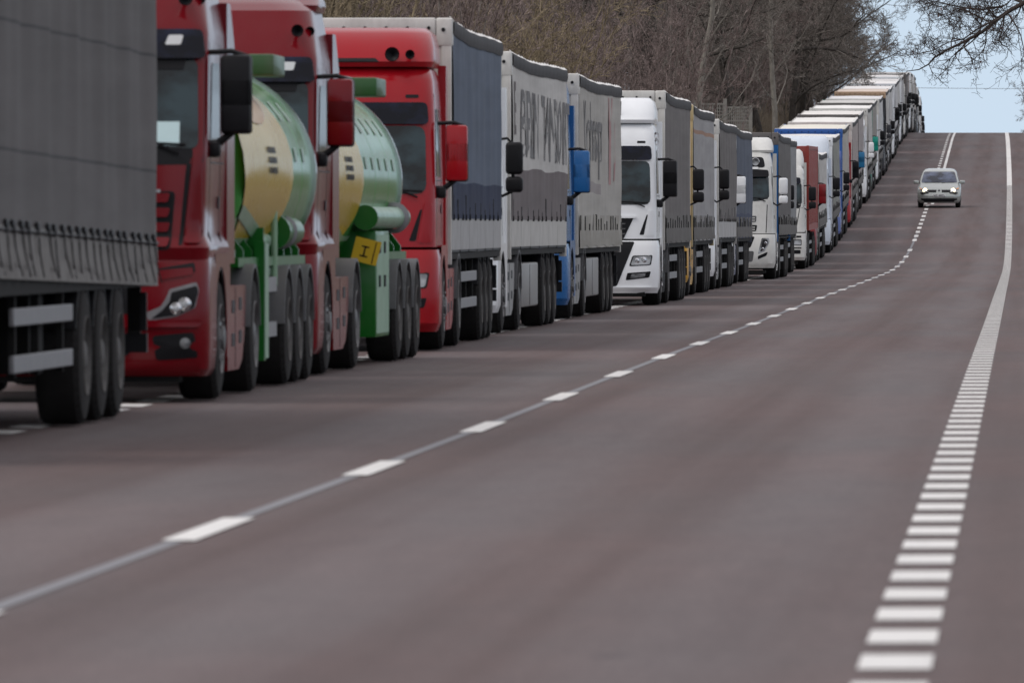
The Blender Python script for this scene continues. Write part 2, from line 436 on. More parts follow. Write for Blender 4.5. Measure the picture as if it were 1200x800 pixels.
def make_cab(root, style, c, mirror='slab', mcol=None, grille=None, spoiler=True, horns=False, sign=False, detail=2, Hs=0, extras=(), fin=False):
    body = c; mcol = mcol or black; grille = grille or black
    if style == 'actros':
        low = Shell([(.21, .10, .95, 1.2, .2), (.27, .04, .95, 1.235, .2), (.45, 0, .95, 1.25, .17), (.85, .0, .95, 1.25, .16), (1.10, .03, .95, 1.245, .16), (1.2, .07, .95, 1.235, .16)], .06)
        up = Shell([(1.16, .05, 2.3, 1.235, .16), (1.26, .02, 2.3, 1.245, .17), (1.36, .08, 2.3, 1.2, .17), (1.9, .10, 2.3, 1.215, .13), (2.06, .13, 2.3, 1.22, .11), (2.84, .33, 2.3, 1.215, .11), (3.02, .36, 2.3, 1.21, .14), (3.2, .46, 2.3, 1.18, .22), (3.5, .68, 2.3, 1.12, .3), (3.62, 1.0, 2.28, 1.0, .35)], .06)
    elif style == 'man':
        low = Shell([(.22, .10, .95, 1.2, .22), (.32, .02, .95, 1.24, .2), (.6, 0, .95, 1.25, .2), (1.05, .05, .95, 1.24, .2), (1.16, .09, .95, 1.22, .2)], .10)
        up = Shell([(1.19, .10, 2.3, 1.2, .17), (1.75, .13, 2.3, 1.2, .16), (2.6, .27, 2.3, 1.18, .16), (2.85, .31, 2.3, 1.17, .17), (3.1, .40, 2.3, 1.15, .2), (3.22, .50, 2.3, 1.12, .24), (3.3, .68, 2.28, 1.05, .3)], .10)
    elif style == 'volvo':
        low = Shell([(.30, .08, .95, 1.2, .2), (.42, .01, .95, 1.24, .2), (.8, 0, .95, 1.25, .2), (1.1, .05, .95, 1.24, .22), (1.18, .08, .95, 1.23, .22)], .12)
        up = Shell([(1.2, .10, 2.3, 1.2, .22), (1.95, .16, 2.3, 1.18, .22), (2.1, .19, 2.3, 1.17, .2), (2.8, .45, 2.3, 1.15, .2), (3.1, .58, 2.3, 1.12, .24), (3.3, .72, 2.3, 1.08, .28), (3.38, .9, 2.28, 1.0, .3)], .13)
    else:  # daf / generic
        low = Shell([(.28, .08, .95, 1.21, .16), (.38, .01, .95, 1.245, .15), (.8, 0, .95, 1.25, .15), (1.12, .04, .95, 1.24, .16)], .07)
        up = Shell([(1.15, .07, 2.3, 1.22, .16), (1.9, .12, 2.3, 1.21, .15), (2.05, .15, 2.3, 1.2, .15), (2.75, .34, 2.3, 1.18, .15), (3.05, .44, 2.3, 1.16, .2), (3.2, .58, 2.28, 1.1, .25)], .07)
    mb = MB(); up.make(mb, body)
    # doors seam lines, rear wall fins
    for s in (1, -1):
        xa = 1.19
        mb.prism([(2.2, 1.12), (2.98 if fin else 2.6, 1.12), (2.98 if fin else 2.6, 2.95), (2.55, 3.3), (2.2, 3.3)], 'x', min(s*1.13, s*1.225), max(s*1.13, s*1.225), body)       # side deflector fins
    for z in (1.95,):
        up.patch(mb, [(.62, z), (1.95, z), (1.95, z+.012), (.62, z+.012)], black, .002, .01, 0, True, 1)
    for y in (.6, 1.62):
        up.patch(mb, [(y, 1.3), (y+.015, 1.3), (y+.015, 2.95), (y, 2.95)], black, .002, .01, 0, True, 1)
    cab = mb.build('cab', root, sharp=30)
    # bumper
    mb = MB(); low.make(mb, body)
    bum = mb.build('bumper', cab, sharp=30)
    mb = MB()
    mb.box((-1.0, .15, .16), (1.0, .5, .24), chassis)
    mb.build('underrun_bar', bum)
    # windscreen + visor + side windows
    zb, zt = {'actros': (2.07, 2.80), 'man': (1.80, 2.58), 'volvo': (2.08, 2.70), 'daf': (2.02, 2.66)}[style]
    xw = {'actros': 1.155, 'man': 1.10, 'volvo': 1.09, 'daf': 1.14}[style]
    if style in ('actros', 'daf'):
        mb = MB(); up.patch(mb, [(-xw-.045, zb-.15), (xw+.045, zb-.13), (xw+.04, zt+.1), (-xw-.04, zt+.1)], black, .004, .02, .06); mb.build('windscreen_surround', cab)
    mb = MB()
    pl = [(-xw, zb), (xw, zb), (xw-.02, zt), (-xw+.02, zt)]
    if style == 'volvo': pl = [(-xw, zb+.05), (-xw+.25, zb-.03), (0, zb-.06), (xw-.25, zb-.03), (xw, zb+.05), (xw-.02, zt), (-xw+.02, zt)]
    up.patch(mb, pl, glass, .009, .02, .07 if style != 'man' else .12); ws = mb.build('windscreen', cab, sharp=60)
    mb = MB()
    for x in (-.75, -.1, .55):
        mb.tube([(x+.5, up.front(x+.5, zb+.03)-.02, zb+.03), (x, up.front(x, zb+.05)-.02, zb+.055)], .012, black, 5)
        mb.tube([(x-.05+.5, up.front(x+.45, zb-.04)-.03, zb-.04), (x+.25, up.front(x+.25, zb+.045)-.03, zb+.045)], .012, black, 5)
    mb.build('wiper', cab)
    mb = MB()
    if style == 'actros':
        up.patch(mb, [(-1.2, 2.81), (1.2, 2.81), (1.17, 3.05), (-1.17, 3.05)], visorm, .06, .06, .05)
        up.patch(mb, [(-1.02, 2.72), (1.02, 2.72), (1.04, 2.80), (-1.04, 2.80)], black, .02, .02, .0)
    elif style == 'man':
        up.patch(mb, [(-1.12, 2.60), (1.12, 2.60), (1.1, 2.85), (-1.1, 2.85)], visorm, .05, .05, .06)
    elif style == 'volvo':
        up.patch(mb, [(-1.08, 2.68), (1.08, 2.68), (1.06, 2.86), (0, 2.92), (-1.06, 2.86)], black, .08, .08, .05)
    else:
        up.patch(mb, [(-1.1, 2.66), (1.1, 2.66), (1.08, 2.84), (-1.08, 2.84)], visorm, .05, .05, .05)
    vis = mb.build('sun_visor', cab)
    if style == 'actros':
        mb = MB(); up.patch(mb, [(.87, 2.92), (1.0, 2.92), (1.02, 3.0), (.90, 3.0)], white_pl, .066, .01, .015, True); build_by(mb, 'marker_light', vis, LR)
    if style == 'volvo' and sign:
        mb = MB(); up.patch(mb, [(-.98, 2.93), (.98, 2.93), (.92, 3.2), (-.92, 3.2)], black, .012, .02, .08)
        for x in (-.72, .72):
            y = up.front(x, 3.08)
            mb.lathe([(y-.06, .10), (y-.05, .11), (y+.05, .09)], 18, chrome, 'y', (x, 0, 3.07)); mb.lathe([(y-.06, .095), (y-.05, 0)], 18, lampglass, 'y', (x, 0, 3.07))
        up.patch(mb, [(-.8, 2.88), (.8, 2.88), (.8, 2.94), (-.8, 2.94)], white_pl, .10, .02, .02)
        mb.build('roof_lamp_panel', cab)
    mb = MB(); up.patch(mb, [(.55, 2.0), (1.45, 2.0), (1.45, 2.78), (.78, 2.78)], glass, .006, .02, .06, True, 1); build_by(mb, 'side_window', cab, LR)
    mb = MB(); up.patch(mb, [(1.42, 1.58), (1.54, 1.58), (1.54, 1.68), (1.42, 1.68)], black, .01, .01, .02, True, 1); build_by(mb, 'door_handle', cab, LR)
    # front face details
    g = MB(); hl = MB(); fg = MB(); ex = MB()
    if style == 'actros':
        up.patch(g, [(-.93, 1.24), (.93, 1.24), (.97, 1.72), (-.97, 1.72)], grille, .004, .02, .04)
        for z in (1.27, 1.39, 1.51, 1.63):
            up.patch(g, [(-.91, z), (.91, z), (.93, z+.075), (-.93, z+.075)], body, .028, .03, .02)
        up.patch(g, [(-.85, 1.71), (.85, 1.71), (.85, 1.735), (-.85, 1.735)], chrome, .02, .01, 0)
        for s in (1, -1):
            up.patch(ex, [(s*1.0, 1.28), (s*1.03, 1.28), (s*1.10, 1.95), (s*1.06, 1.95)], black, .003, .01, .01)
            up.patch(ex, [(s*1.04, 1.30), (s*1.19, 1.30), (s*1.18, 2.02), (s*1.12, 2.02)], body, .03, .03, .04)
        H = [(.93, .92), (1.15, .98), (1.17, .91), (1.14, .77), (.99, .70), (.76, .66), (.74, .73), (.86, .78), (.91, .86)]
        low.patch(hl, H, alloy, .004, .02, .02, True)
        low.patch(hl, [(.945, .895), (1.15, .95), (1.165, .90), (1.13, .77), (.99, .71), (.78, .68), (.87, .745), (.935, .82)], black, .010, .02, .015, True)
        for s in (1, -1):
            for (x, z, r) in ((.985, .765, .05), (1.055, .80, .055)):
                y = low.front(x, z); hl.lathe([(y-.022, r*.5), (y-.014, r), (y+.01, r)], 14, chrome, 'y', (s*x, 0, z)); hl.lathe([(y-.022, r*.5), (y-.03, 0)], 14, lampglass, 'y', (s*x, 0, z))
        low.patch(fg, [(.79, .54), (1.13, .57), (1.16, .36), (.82, .34)], black, .005, .02, .03, True)
        for s in (1, -1):
            y = low.front(1.06, .5); fg.lathe([(y-.02, .045), (y, .05)], 14, chrome, 'y', (s*1.06, 0, .48)); fg.lathe([(y-.02, .045), (y-.03, 0)], 14, lampglass, 'y', (s*1.06, 0, .48))
        low.patch(ex, [(-.6, .38), (.6, .38), (.62, .56), (-.62, .56)], black, .004, .02, .03)
        low.patch(ex, [(-.62, .72), (.62, .72), (.7, 1.0), (-.7, 1.0)], black, .004, .02, .04)
        low.patch(ex, [(.86, 1.0), (1.14, 1.06), (1.13, 1.14), (.84, 1.09)], black, .003, .02, .02, True)
        low.patch(ex, [(.84, .995), (1.12, 1.04), (1.12, 1.10), (.84, 1.075)], body, .012, .02, .02, True)
        low.patch(ex, [(-1.18, .585), (1.18, .615), (1.2, .67), (-1.2, .67)], body, .035, .04, .025)
        low.patch(ex, [(-1.16, .22), (1.16, .22), (1.18, .33), (-1.18, .33)], body, .03, .04, .03)
    elif style == 'man':
        up.patch(g, [(-.62, 1.19), (.62, 1.19), (.80, 1.57), (-.80, 1.57)], black, .006, .02, .03)
        for z in (1.27, 1.36, 1.45): up.patch(g, [(-.64, z), (.64, z), (.66, z+.02), (-.66, z+.02)], rimgrey, .016, .02, 0)
        up.patch(g, [(-.84, 1.56), (.84, 1.56), (.84, 1.60), (-.84, 1.60)], body, .03, .03, .015)
        low.patch(g, [(-.50, .34), (.50, .34), (.82, 1.14), (-.82, 1.14)], black, .006, .02, .04)
        for z in (.5, .62, .74, .86, .98): low.patch(g, [(-.46, z), (.46, z), (.47, z+.03), (-.47, z+.03)], chassis, .02, .02, 0)
        up.patch(ex, [(.90, 1.26), (.98, 1.26), (1.05, 1.62), (1.03, 1.62)], black, .004, .02, .02, True)
        up.patch(ex, [(1.0, 1.24), (1.17, 1.24), (1.165, 1.7), (1.08, 1.7)], body, .02, .02, .03, True)
        H = [(.72, .70), (1.11, .72), (1.14, .90), (.78, .89)]
        low.patch(hl, H, black, .004, .02, .03, True)
        low.patch(hl, [(.75, .72), (1.09, .735), (1.12, .885), (.80, .875)], lampglass, .012, .02, .03, True)
        for s in (1, -1):
            for (x, z, r) in ((.86, .80, .05), (.98, .81, .055)):
                y = low.front(x, z); hl.lathe([(y-.02, r*.4), (y-.014, r), (y+.01, r)], 14, chrome, 'y', (s*x, 0, z))
        low.patch(fg, [(.66, .45), (1.08, .50), (1.11, .61), (.69, .58)], black, .004, .02, .02, True)
        low.patch(fg, [(.74, .48), (1.0, .51), (1.02, .58), (.76, .56)], lampglass, .010, .02, .02, True)
        low.patch(ex, [(-1.1, .28), (1.1, .28), (1.12, .33), (-1.12, .33)], body, .03, .02, .02)
        up.patch(ex, [(.85, 2.90), (1.0, 2.90), (1.0, 2.94), (.85, 2.94)], black, .004, .02, .015, True)
    elif style == 'volvo':
        up.patch(g, [(-.75, 1.26), (.75, 1.26), (.78, 1.42), (-.78, 1.42)], grille, .004, .02, .03)
        up.patch(g, [(-.75, 1.5), (.75, 1.5), (.76, 1.66), (-.76, 1.66)], rimgrey, .006, .02, .03)
        for z in (1.29, 1.35, 1.53, 1.59): up.patch(g, [(-.72, z), (.72, z), (.72, z+.025), (-.72, z+.025)], body, .014, .02, 0)
        low.patch(g, [(-.6, .82), (.6, .82), (.72, 1.12), (-.72, 1.12)], black, .004, .02, .05)
        low.patch(g, [(-.66, .46), (.66, .46), (.7, .74), (-.7, .74)], rimgrey, .004, .02, .05)
        low.patch(hl, [(.80, .66), (.98, .74), (1.10, .98), (1.09, 1.08), (.90, 1.08)], lampglass, .006, .02, .03, True)
        low.patch(hl, [(.86, .72), (.97, .78), (1.06, .98), (1.05, 1.04), (.93, 1.04)], black, .010, .02, .03, True)
        for s in (1, -1):
            for (x, z, r) in ((.93, .80, .04), (1.0, .95, .045)):
                y = low.front(x, z); hl.lathe([(y-.022, r*.4), (y-.014, r), (y+.01, r)], 12, chrome, 'y', (s*x, 0, z))
        low.patch(fg, [(.80, .52), (1.02, .62), (1.06, .72), (1.0, .70), (.80, .61)], black, .005, .02, .02, True)
        up.patch(ex, [(1.0, 1.22), (1.02, 1.22), (1.05, 1.95), (1.03, 1.95)], black, .003, .02, .0, True)
    else:
        up.patch(g, [(-.80, 1.3), (.80, 1.3), (.8, 1.74), (-.8, 1.74)], black, .004, .02, .04)
        for z in (1.36, 1.46, 1.56, 1.66): up.patch(g, [(-.78, z), (.78, z), (.78, z+.04), (-.78, z+.04)], body, .014, .02, .01)
        low.patch(g, [(-.72, .72), (.72, .72), (.76, 1.05), (-.76, 1.05)], black, .004, .02, .04)
        low.patch(hl, rect(.84, .74, 1.13, .93), black, .004, .02, .03, True)
        low.patch(hl, rect(.87, .76, 1.11, .91), lampglass, .010, .02, .03, True)
        low.patch(fg, rect(.86, .48, 1.1, .6), black, .004, .02, .03, True)
        low.patch(ex, rect(-1.12, .64, 1.12, .68), black, .003, .02, 0)
        low.patch(ex, rect(.80, .98, 1.12, 1.04), black, .003, .02, .01, True)
        up.patch(ex, [(.95, 1.3), (.98, 1.3), (1.08, 1.9), (1.06, 1.9)], black, .003, .02, 0, True)
    if style != 'actros' or grille: g.build('grille', cab, sharp=50)
    build_by(hl, 'headlight', bum, LR); build_by(fg, 'fog_light', bum, LR); ex.build('front_trim', cab)
    # number plate
    mb = MB(); mb.rbox((-.26, low.front(0, .42)-.045, .36), (.26, low.front(0, .42)-.02, .47), .008, white_pl); mb.build('number_plate', bum)
    # roof spoiler
    if spoiler:
        zt0 = up.z[-1]
        top = 3.72 + Hs
        yb = {'actros': 1.0, 'man': .45, 'volvo': .8, 'daf': .7}[style]
        z0 = {'actros': 3.5, 'man': 3.26, 'volvo': 3.32, 'daf': 3.14}[style]
        sp = Shell([(z0, yb, 2.3, 1.14, .28), (z0+.06, yb-.03, 2.3, 1.16, .3), (z0+(top-z0)*.5, yb+.12, 2.3, 1.15, .34), (z0+(top-z0)*.85, yb+.35, 2.3, 1.11, .36), (top, yb+.62, 2.3, 1.02, .36)], .08)
        mb = MB(); sp.make(mb, body)
        if style in ('man', 'actros'): sp.patch(mb, [(-.55, z0+.05), (.55, z0+.05), (.5, z0+.10), (-.5, z0+.10)], black, .003, .01, .01)
        mb.build('roof_spoiler', cab, sharp=40)
    if horns:
        zt_ = {'actros': 3.30, 'man': 3.40}.get(style, 3.3)
        for s in (1, -1):
            mb = MB()
            for (x, dy, rr) in (((1.03, -.05, .06), (1.13, .1, .045)) if style == 'actros' else ((.70, 0, .085), (.90, .1, .055))):
                y = (up.front(x, zt_) - .12 if style == 'actros' else .34) + dy
                mb.lathe([(y-.02, rr), (y, rr*.85), (y+.06, rr*.45), (y+.3, .022), (y+.42, .02)], 14, chrome, 'y', (s*x, 0, zt_))
                mb.lathe([(y-.018, rr*.9), (y+.05, 0)], 14, black, 'y', (s*x, 0, zt_))
                mb.tube([(s*x, y+.2, zt_), (s*x, y+.25, zt_-.12)], .02, chrome, 6)
            mb.build('air_horn', cab)
    zm = {'actros': 2.20, 'man': 1.95, 'volvo': 2.2, 'daf': 2.1}[style]
    add_mirror(cab, mirror, mcol, 1.24, .55 if mirror == 'slab' else .4, zm, .64)
    # steps / wheel arches / fuel tank skirt
    for s in (1, -1):
        mb = MB(); n = 16
        vs = []; fs = []
        for k in range(n+1):
            a = PI*(-.02) + PI*1.04*k/n
            for (x, r) in ((s*.88, .575), (s*1.235, .575), (s*1.235, .615), (s*.88, .615)):
                vs.append((x, 1.4 - r*math.cos(a), .5 + r*math.sin(a)))
        for k in range(n):
            for j in range(4): fs.append((k*4+j, k*4+(j+1) % 4, k*4+4+(j+1) % 4, k*4+4+j))
        mb.add(vs, fs, black)
        arc = [(1.4-.60*math.cos(a), .5+.60*math.sin(a)) for a in np.linspace(PI*.08, PI*.97, 14)]
        q = [(.86, 1.21), (.86, .62)] + arc + [(2.02, .34), (2.3, .34), (2.3, 1.21)]
        n = len(q); xi, xo = s*1.17, s*1.243                # fender: triangle strip between arch and top edge
        vs = []; 
        for (yy, zz) in arc: vs += [(xo, yy, zz), (xo, yy, 1.21), (xi, yy, zz)]
        fs = []
        for k in range(len(arc)-1): a_, b_ = 3*k, 3*k+3; fs += [(a_, a_+1, b_+1, b_), (a_, a_+2, b_+2, b_)]
        mb.add(vs, fs, body)
        mb.box((min(xi, xo), 1.995, .34), (max(xi, xo), 2.3, 1.21), body)
        mb.build('wheel_arch', cab)
        mb = MB()
        a, b = (min(s*.95, s*1.2), max(s*.95, s*1.2))
        mb.box((a, 2.0, .9), (b, 2.3, 1.2), body); mb.rbox((a, 2.02, .35), (b, 2.3, .9), .02, black)
        for z in (.36, .62): mb.box((a, 2.0, z), (b+.015 if s > 0 else b, 2.26, z+.03), alloy)
        mb.build('step', cab)
    mb = MB()
    mb.rbox((-1.2, 1.9, .9), (1.2, 2.35, 1.22), .04, chassis)
    mb.box((-.45, .9, .75), (.45, 6.2, 1.0), chassis)
    mb.box((-1.0, .9, .38), (1.0, 1.15, .62), chassis); mb.box((-.9, 1.3, .42), (.9, 1.5, .58), chassis)
    mb.box((-.9, 4.78, .42), (.9, 5.02, .6), chassis)
    mb.box((-.75, 3.9, 1.0), (.75, 5.1, 1.12), chassis)
    mb.build('chassis_frame', root)
    return cab, up, low

def tractor_skirt(root, m, slots=True):
    for s in (1, -1):
        mb = MB(); a, b = (min(s*.92, s*1.22), max(s*.92, s*1.22))
        poly = [(2.34, .22), (3.5, .22), (3.85, .30), (4.1, .52), (4.2, .75), (4.22, .93), (2.34, .93)]
        mb.prism(poly, 'x', a, b, m)
        xo = s*1.22
        for (y, z) in ((2.75, .70), (2.75, .42), (3.5, .72), (3.5, .44)) if slots else ():
            mb.box((min(xo, xo+s*.004), y, z), (max(xo, xo+s*.004), y+.28, z+.11), black)
        mb.box((min(xo, xo+s*.003), 3.12, .24), (max(xo, xo+s*.003), 3.135, .92), black)
        mb.build('side_skirt', root, bevel=.02)
def mudguard(mb, y, x, r, m, a0=.0, a1=PI, z=.5, w=.33):
    n = 14; vs = []; fs = []
    for k in range(n+1):
        a = a0 + (a1-a0)*k/n
        for (xx, rr) in ((x-w/2, r), (x+w/2, r), (x+w/2, r+.03), (x-w/2, r+.03)): vs.append((xx, y - rr*math.cos(a), z + rr*math.sin(a)))
    for k in range(n):
        for j in range(4): fs.append((k*4+j, k*4+(j+1) % 4, k*4+4+(j+1) % 4, k*4+4+j))
    fs += [(0, 1, 2, 3), (n*4, n*4+3, n*4+2, n*4+1)]
    mb.add(vs, fs, m)

# ------------------------------------------------------------------ trailers
def curtain_trailer(root, c, H=4.0, y0=2.75, L=13.6, frame=None, strip=None, lower='boards', boards=None, bands=(), rail='rails', seed=0,
                    text=None, zb=1.12, tilt=0, roofc=None, drape=.018, frame2=None, seams=(), skirtc=None):
    rng = random.Random(seed)
    frame = frame or steelwhite; fr2 = frame2 or frame; strip = strip or tarp((.055, .055, .06), .4); y1 = y0+L; W = 1.265
    roofc = roofc or tarp((.78, .77, .75), .25)
    ph = rng.uniform(0, 6)
    def ztop(y):
        t = (y-y0)/L
        return H - .07 + drape*(math.cos(t*8.5)*math.exp(-t*1.0)) + .004*math.sin(t*31+ph) - .03*math.sin(PI*t)
    mb = MB()                                          # front wall + corner posts + rear frame
    mb.box((-1.22, y0, 1.1), (1.22, y0+.05, H-.16), frame)
    for s in (1, -1):
        mb.box((min(s*1.15, s*1.262), y0-.02, .98), (max(s*1.15, s*1.262), y0+.12, H-.32), frame)
        mb.rbox((min(s*1.08, s*1.275), y0-.03, H-.34), (max(s*1.08, s*1.275), y0+.28, H+.0), .03, fr2)
        mb.box((min(s*1.16, s*1.262), y1-.12, .98), (max(s*1.16, s*1.262), y1+.02, H-.02), frame)
    mb.rbox((-1.08, y0-.035, H-.22), (1.08, y0+.08, H-.0), .02, fr2)
    mb.box((-1.2, y0+.04, 1.12), (1.2, y1-.02, 1.19), chassis)
    for k in range(9):
        mb.lathe([(y0-.05, .018), (y0-.03, .024)], 8, black, 'y', (-1.0+k*.25, 0, H-.12)); mb.add([(-1.0+k*.25+.018*math.cos(2*PI*j/8), y0-.05, H-.12+.018*math.sin(2*PI*j/8)) for j in range(8)], [tuple(range(8))], black)
    for s in (1, -1):
        mb.lathe([(y0-.05, .022), (y0-.03, .026)], 8, black, 'y', (s*1.17, 0, H-.14)); mb.add([(s*1.17+.022*math.cos(2*PI*j/8), y0-.05, H-.14+.022*math.sin(2*PI*j/8)) for j in range(8)], [tuple(range(8))], black)
    for k in range(10):
        x = -1.1+k*.244
        mb.box((x, y0-.012, 1.15), (x+.02, y0, H-.25), frame)
    mb.box((-1.15, y1-.03, 1.1), (1.15, y1+.01, H-.05), frame)
    mb.box((-1.24, y0-.01, .98), (1.24, y0+.1, 1.15), chassis)
    tr = mb.build('trailer', root, bevel=.008)
    # roof sheet
    mb = MB(); ys = list(np.linspace(y0+.1, y1, 36)); xs = [-1.24, -1.1, -.6, 0, .6, 1.1, 1.24]
    def rf(x, y):
        return (x, y, ztop(y) + .035 + .02*(1-abs(x)/1.24) - .004*abs(math.sin((y-y0)*PI/.66))*(1 if abs(x) < 1.2 else 0))
    mb.grid(lambda x, y: rf(x, y), xs, ys, roofc); mb.build('roof_tarpaulin', tr)
    # curtains
    zb0 = {'boards': 1.52, 'fringe': zb+.34, 'plain': zb, 'skirt': zb}[lower]
    for s in (1, -1):
        mb = MB(); ys = list(np.linspace(y0+.13, y1-.1, 84))
        zl = sorted(set([zb0] + [z for b in list(bands)+[(q-.012, q+.012) for q in seams] for z in b[:2] if zb0 < z < H-.4] + list(np.linspace(zb0, H-.17, 9))))
        fr = rng.uniform(.8, 1.4)
        def cf(y, z, s=s, fr=fr):
            t = (z-zb0)/(H-.17-zb0); yy = y-y0
            bul = .018*math.sin(yy*2.2*fr+ph) + .010*math.sin(yy*6.3+ph*2) + .004*math.sin(yy*17+z*2)
            zz = z
            if z > H-.2: zz = ztop(y)-.12
            tl = tilt*(yy/L)*(1-t)
            wav = .02*math.sin(yy*1.1+ph)*(1 if bands else 0)*t*(1-t)*4
            return (s*(W + bul*math.sin(PI*min(1, max(0, t)))*1.2 + .004), y, zz - tl + wav)
        def mf(ya, za, yb, zbb):
            zc = (za+zbb)/2
            if any(abs(zc-q) < .013 for q in seams): return strip
            for b in bands:
                if b[0] <= zc <= b[1] and (len(b) < 5 or b[3] <= (ya-y0)/L <= b[4]): return b[2]
            return c
        mb.grid(cf, ys, zl, c, mf)
        cmb = mb; mb = MB()
        mb.grid(lambda y, q, s=s: (s*(W+.014+.012*math.sin(q*PI)+.004*math.sin(y*7)), y, ztop(y)+.03-.17*q), ys, [0, .15, .4, .7, 1], strip)
        mb.grid(lambda y, q, s=s: (s*(W+.014-.05*q), y, ztop(y)+.03+(.035+.008*math.sin(y*9)+.006*math.sin(y*23))*q), ys, [0, 1], roofc)
        mb.build('roof_edge_strip', tr, sharp=80)
        if lower == 'boards':
            mb = MB(); n = 6; dy = (L-.3)/n; bd = boards or steelwhite
            for k in range(n):
                a = y0+.15+k*dy
                mb.box((min(s*1.22, s*1.262), a+.02, zb+.03), (max(s*1.22, s*1.262), a+dy-.02, 1.53), bd)
                mb.box((min(s*1.2, s*1.258), a+dy-.02, zb), (max(s*1.2, s*1.258), a+dy+.02, 1.53), chassis)
            mb.box((min(s*1.2, s*1.25), y0+.1, zb), (max(s*1.2, s*1.25), y1, zb+.1), black)
            mb.build('drop_board', tr)
            y = y0+.4; hs = .3
            while y < y1-.3:
                cmb.box((min(s*1.262, s*1.279), y, 1.5), (max(s*1.262, s*1.276), y+.05, 1.5+hs), strip)
                cmb.box((min(s*1.262, s*1.284), y-.01, 1.50), (max(s*1.262, s*1.284), y+.06, 1.57), chassis); y += rng.uniform(.8, 1.5); hs = rng.uniform(.1, .34)
        elif lower == 'fringe':
            mb = MB(); fm = tarp((.20, .195, .19), .4)
            mb.grid(lambda y, q, s=s: (s*(W+.012+.018*math.sin(y*10.3+q*2)*q+.012*math.sin(y*23+1)*q), y, zb0+.03-.36*q - tilt*(y-y0)/L), list(np.linspace(y0+.13, y1-.08, 220)), [0, .3, .65, 1], fm)
            mb.build('curtain_fringe', tr, sharp=80)
            mb = cmb; y = y0+.35
            mb.tube([(s*(W+.018), yy, zb0+.0 - tilt*(yy-y0)/L) for yy in np.linspace(y0+.2, y1-.1, 30)], .014, black, 5)
            while y < y1-.2:
                d = rng.uniform(.18, .42); z0 = zb0+.03-tilt*(y-y0)/L
                pts = [(s*(W+.030), y+d*t*t*1.6, z0-(.34)*t) for t in (0, .25, .5, .75, 1)]
                mb.tube(pts, [.008, .007, .006, .006, .005], black, 5)
                mb.rbox((min(s*(W+.01), s*(W+.034)), y-.06, z0-.05), (max(s*(W+.01), s*(W+.034)), y+.09, z0+.04), .008, black, 1); y += rng.uniform(.42, .75)
        else:
            mb = cmb; y = y0+.35; dk = skirtc or tarp((.15, .145, .14), .5)
            if lower == 'skirt':
                mb.grid(lambda y, q, s=s: (s*(W+.012+.01*math.sin(y*14)*q+.006*math.sin(y*31)*q), y, zb+.52-.5*q-.02*math.sin(y*2.3)*q), list(np.linspace(y0+.13, y1-.08, 200)), [0, .25, .26, .6, 1], dk)
            while y < y1-.2:
                mb.box((min(s*W, s*(W+.026)), y, zb+.28), (max(s*W, s*(W+.026)), y+.05, zb+rng.uniform(.38, .55)), chassis); y += rng.uniform(.6, 1.4)
        cu = cmb.build('curtain', tr, sharp=80)
        if text and s == 1:
            for (t, sz, ya, za, mt, rz) in text:
                vs, fs = text_verts(t, sz, sz*.02)
                mb = MB(); q = []
                for v in vs:
                    y = ya+v[0]*math.cos(rz); z = za + v[1] - v[0]*math.sin(rz); p = cf(min(max(y, y0+.2), y1-.2), z); q.append((p[0]+.006, y, z))
                mb.add(q, fs, mt); mb.build('lettering', cu)
    # chassis
    mb = MB()
    for x in (-.55, .45): mb.box((x, y0+.4, .98), (x+.1, y1-.05, 1.12), chassis); mb.box((x-.03, y0+3.5, .82), (x+.13, y1-.6, .98), chassis)
    for k in range(12): mb.box((-1.22, y0+.5+k*1.15, 1.02), (1.22, y0+.58+k*1.15, 1.1), chassis)
    for s in (1, -1): mb.box((min(s*1.16, s*1.245), y0, zb-.08 if tilt == 0 else .97), (max(s*1.16, s*1.245), y1, 1.11), chassis)
    mb.box((-1.2, y1-.12, .45), (1.2, y1-.02, .6), black); mb.box((-1.15, y1-.14, .6), (-1.05, y1-.04, 1.0), chassis); mb.box((1.05, y1-.14, .6), (1.15, y1-.04, 1.0), chassis)
    for s in (1, -1):
        mb.box((min(s*1.05, s*1.2), y1-.14, .62), (max(s*1.05, s*1.2), y1-.08, .92), black)
        mb.box((min(s*.62, s*.72), y0+2.6, .3), (max(s*.62, s*.72), y0+2.72, 1.0), chassis); mb.box((min(s*.56, s*.78), y0+2.5, .26), (max(s*.56, s*.78), y0+2.82, .3), chassis)
    for yy in (7.95, 9.26, 10.57): mb.box((-.95, y0+yy-.08, .42), (.95, y0+yy+.08, .58), chassis)
    mb.build('trailer_chassis', tr)
    mb = MB()
    for s in (1, -1):
        for yy in (7.95, 9.26, 10.57): mudguard(mb, y0+yy, s*1.07, .56, black, .35, PI-.35)
        pass
    build_by(mb, 'trailer_mudguard', tr, lambda c: (c[0] > 0, round((c[1]-y0-7.95)/1.31)))
    for yy in (7.95, 9.26, 10.57):
        for s in (1, -1): wheel(tr, s*1.09, y0+yy, 'trailer')
    mb = MB()
    for s in (1, -1):
        if rail == 'rails':
            for z in (.44, .76): mb.box((min(s*1.19, s*1.225), y0+3.2, z), (max(s*1.19, s*1.225), y0+7.3, z+.12), alloy)
            for yy in (3.6, 5.2, 6.9): mb.box((min(s*1.13, s*1.19), y0+yy, .4), (max(s*1.13, s*1.19), y0+yy+.08, 1.02), chassis)
            mb.box((min(s*.65, s*1.1), y0+5.4, .4), (max(s*.65, s*1.1), y0+6.4, .95), chassis)
        else:
            mb.rbox((min(s*.8, s*1.215), y0+3.3, .3), (max(s*.8, s*1.215), y0+7.1, .92), .03, rail)
            mb.box((min(s*1.216, s*1.22), y0+5.1, .32), (max(s*1.216, s*1.22), y0+5.13, .9), black)
    build_by(mb, 'side_guard', tr, LR, bevel=.006)
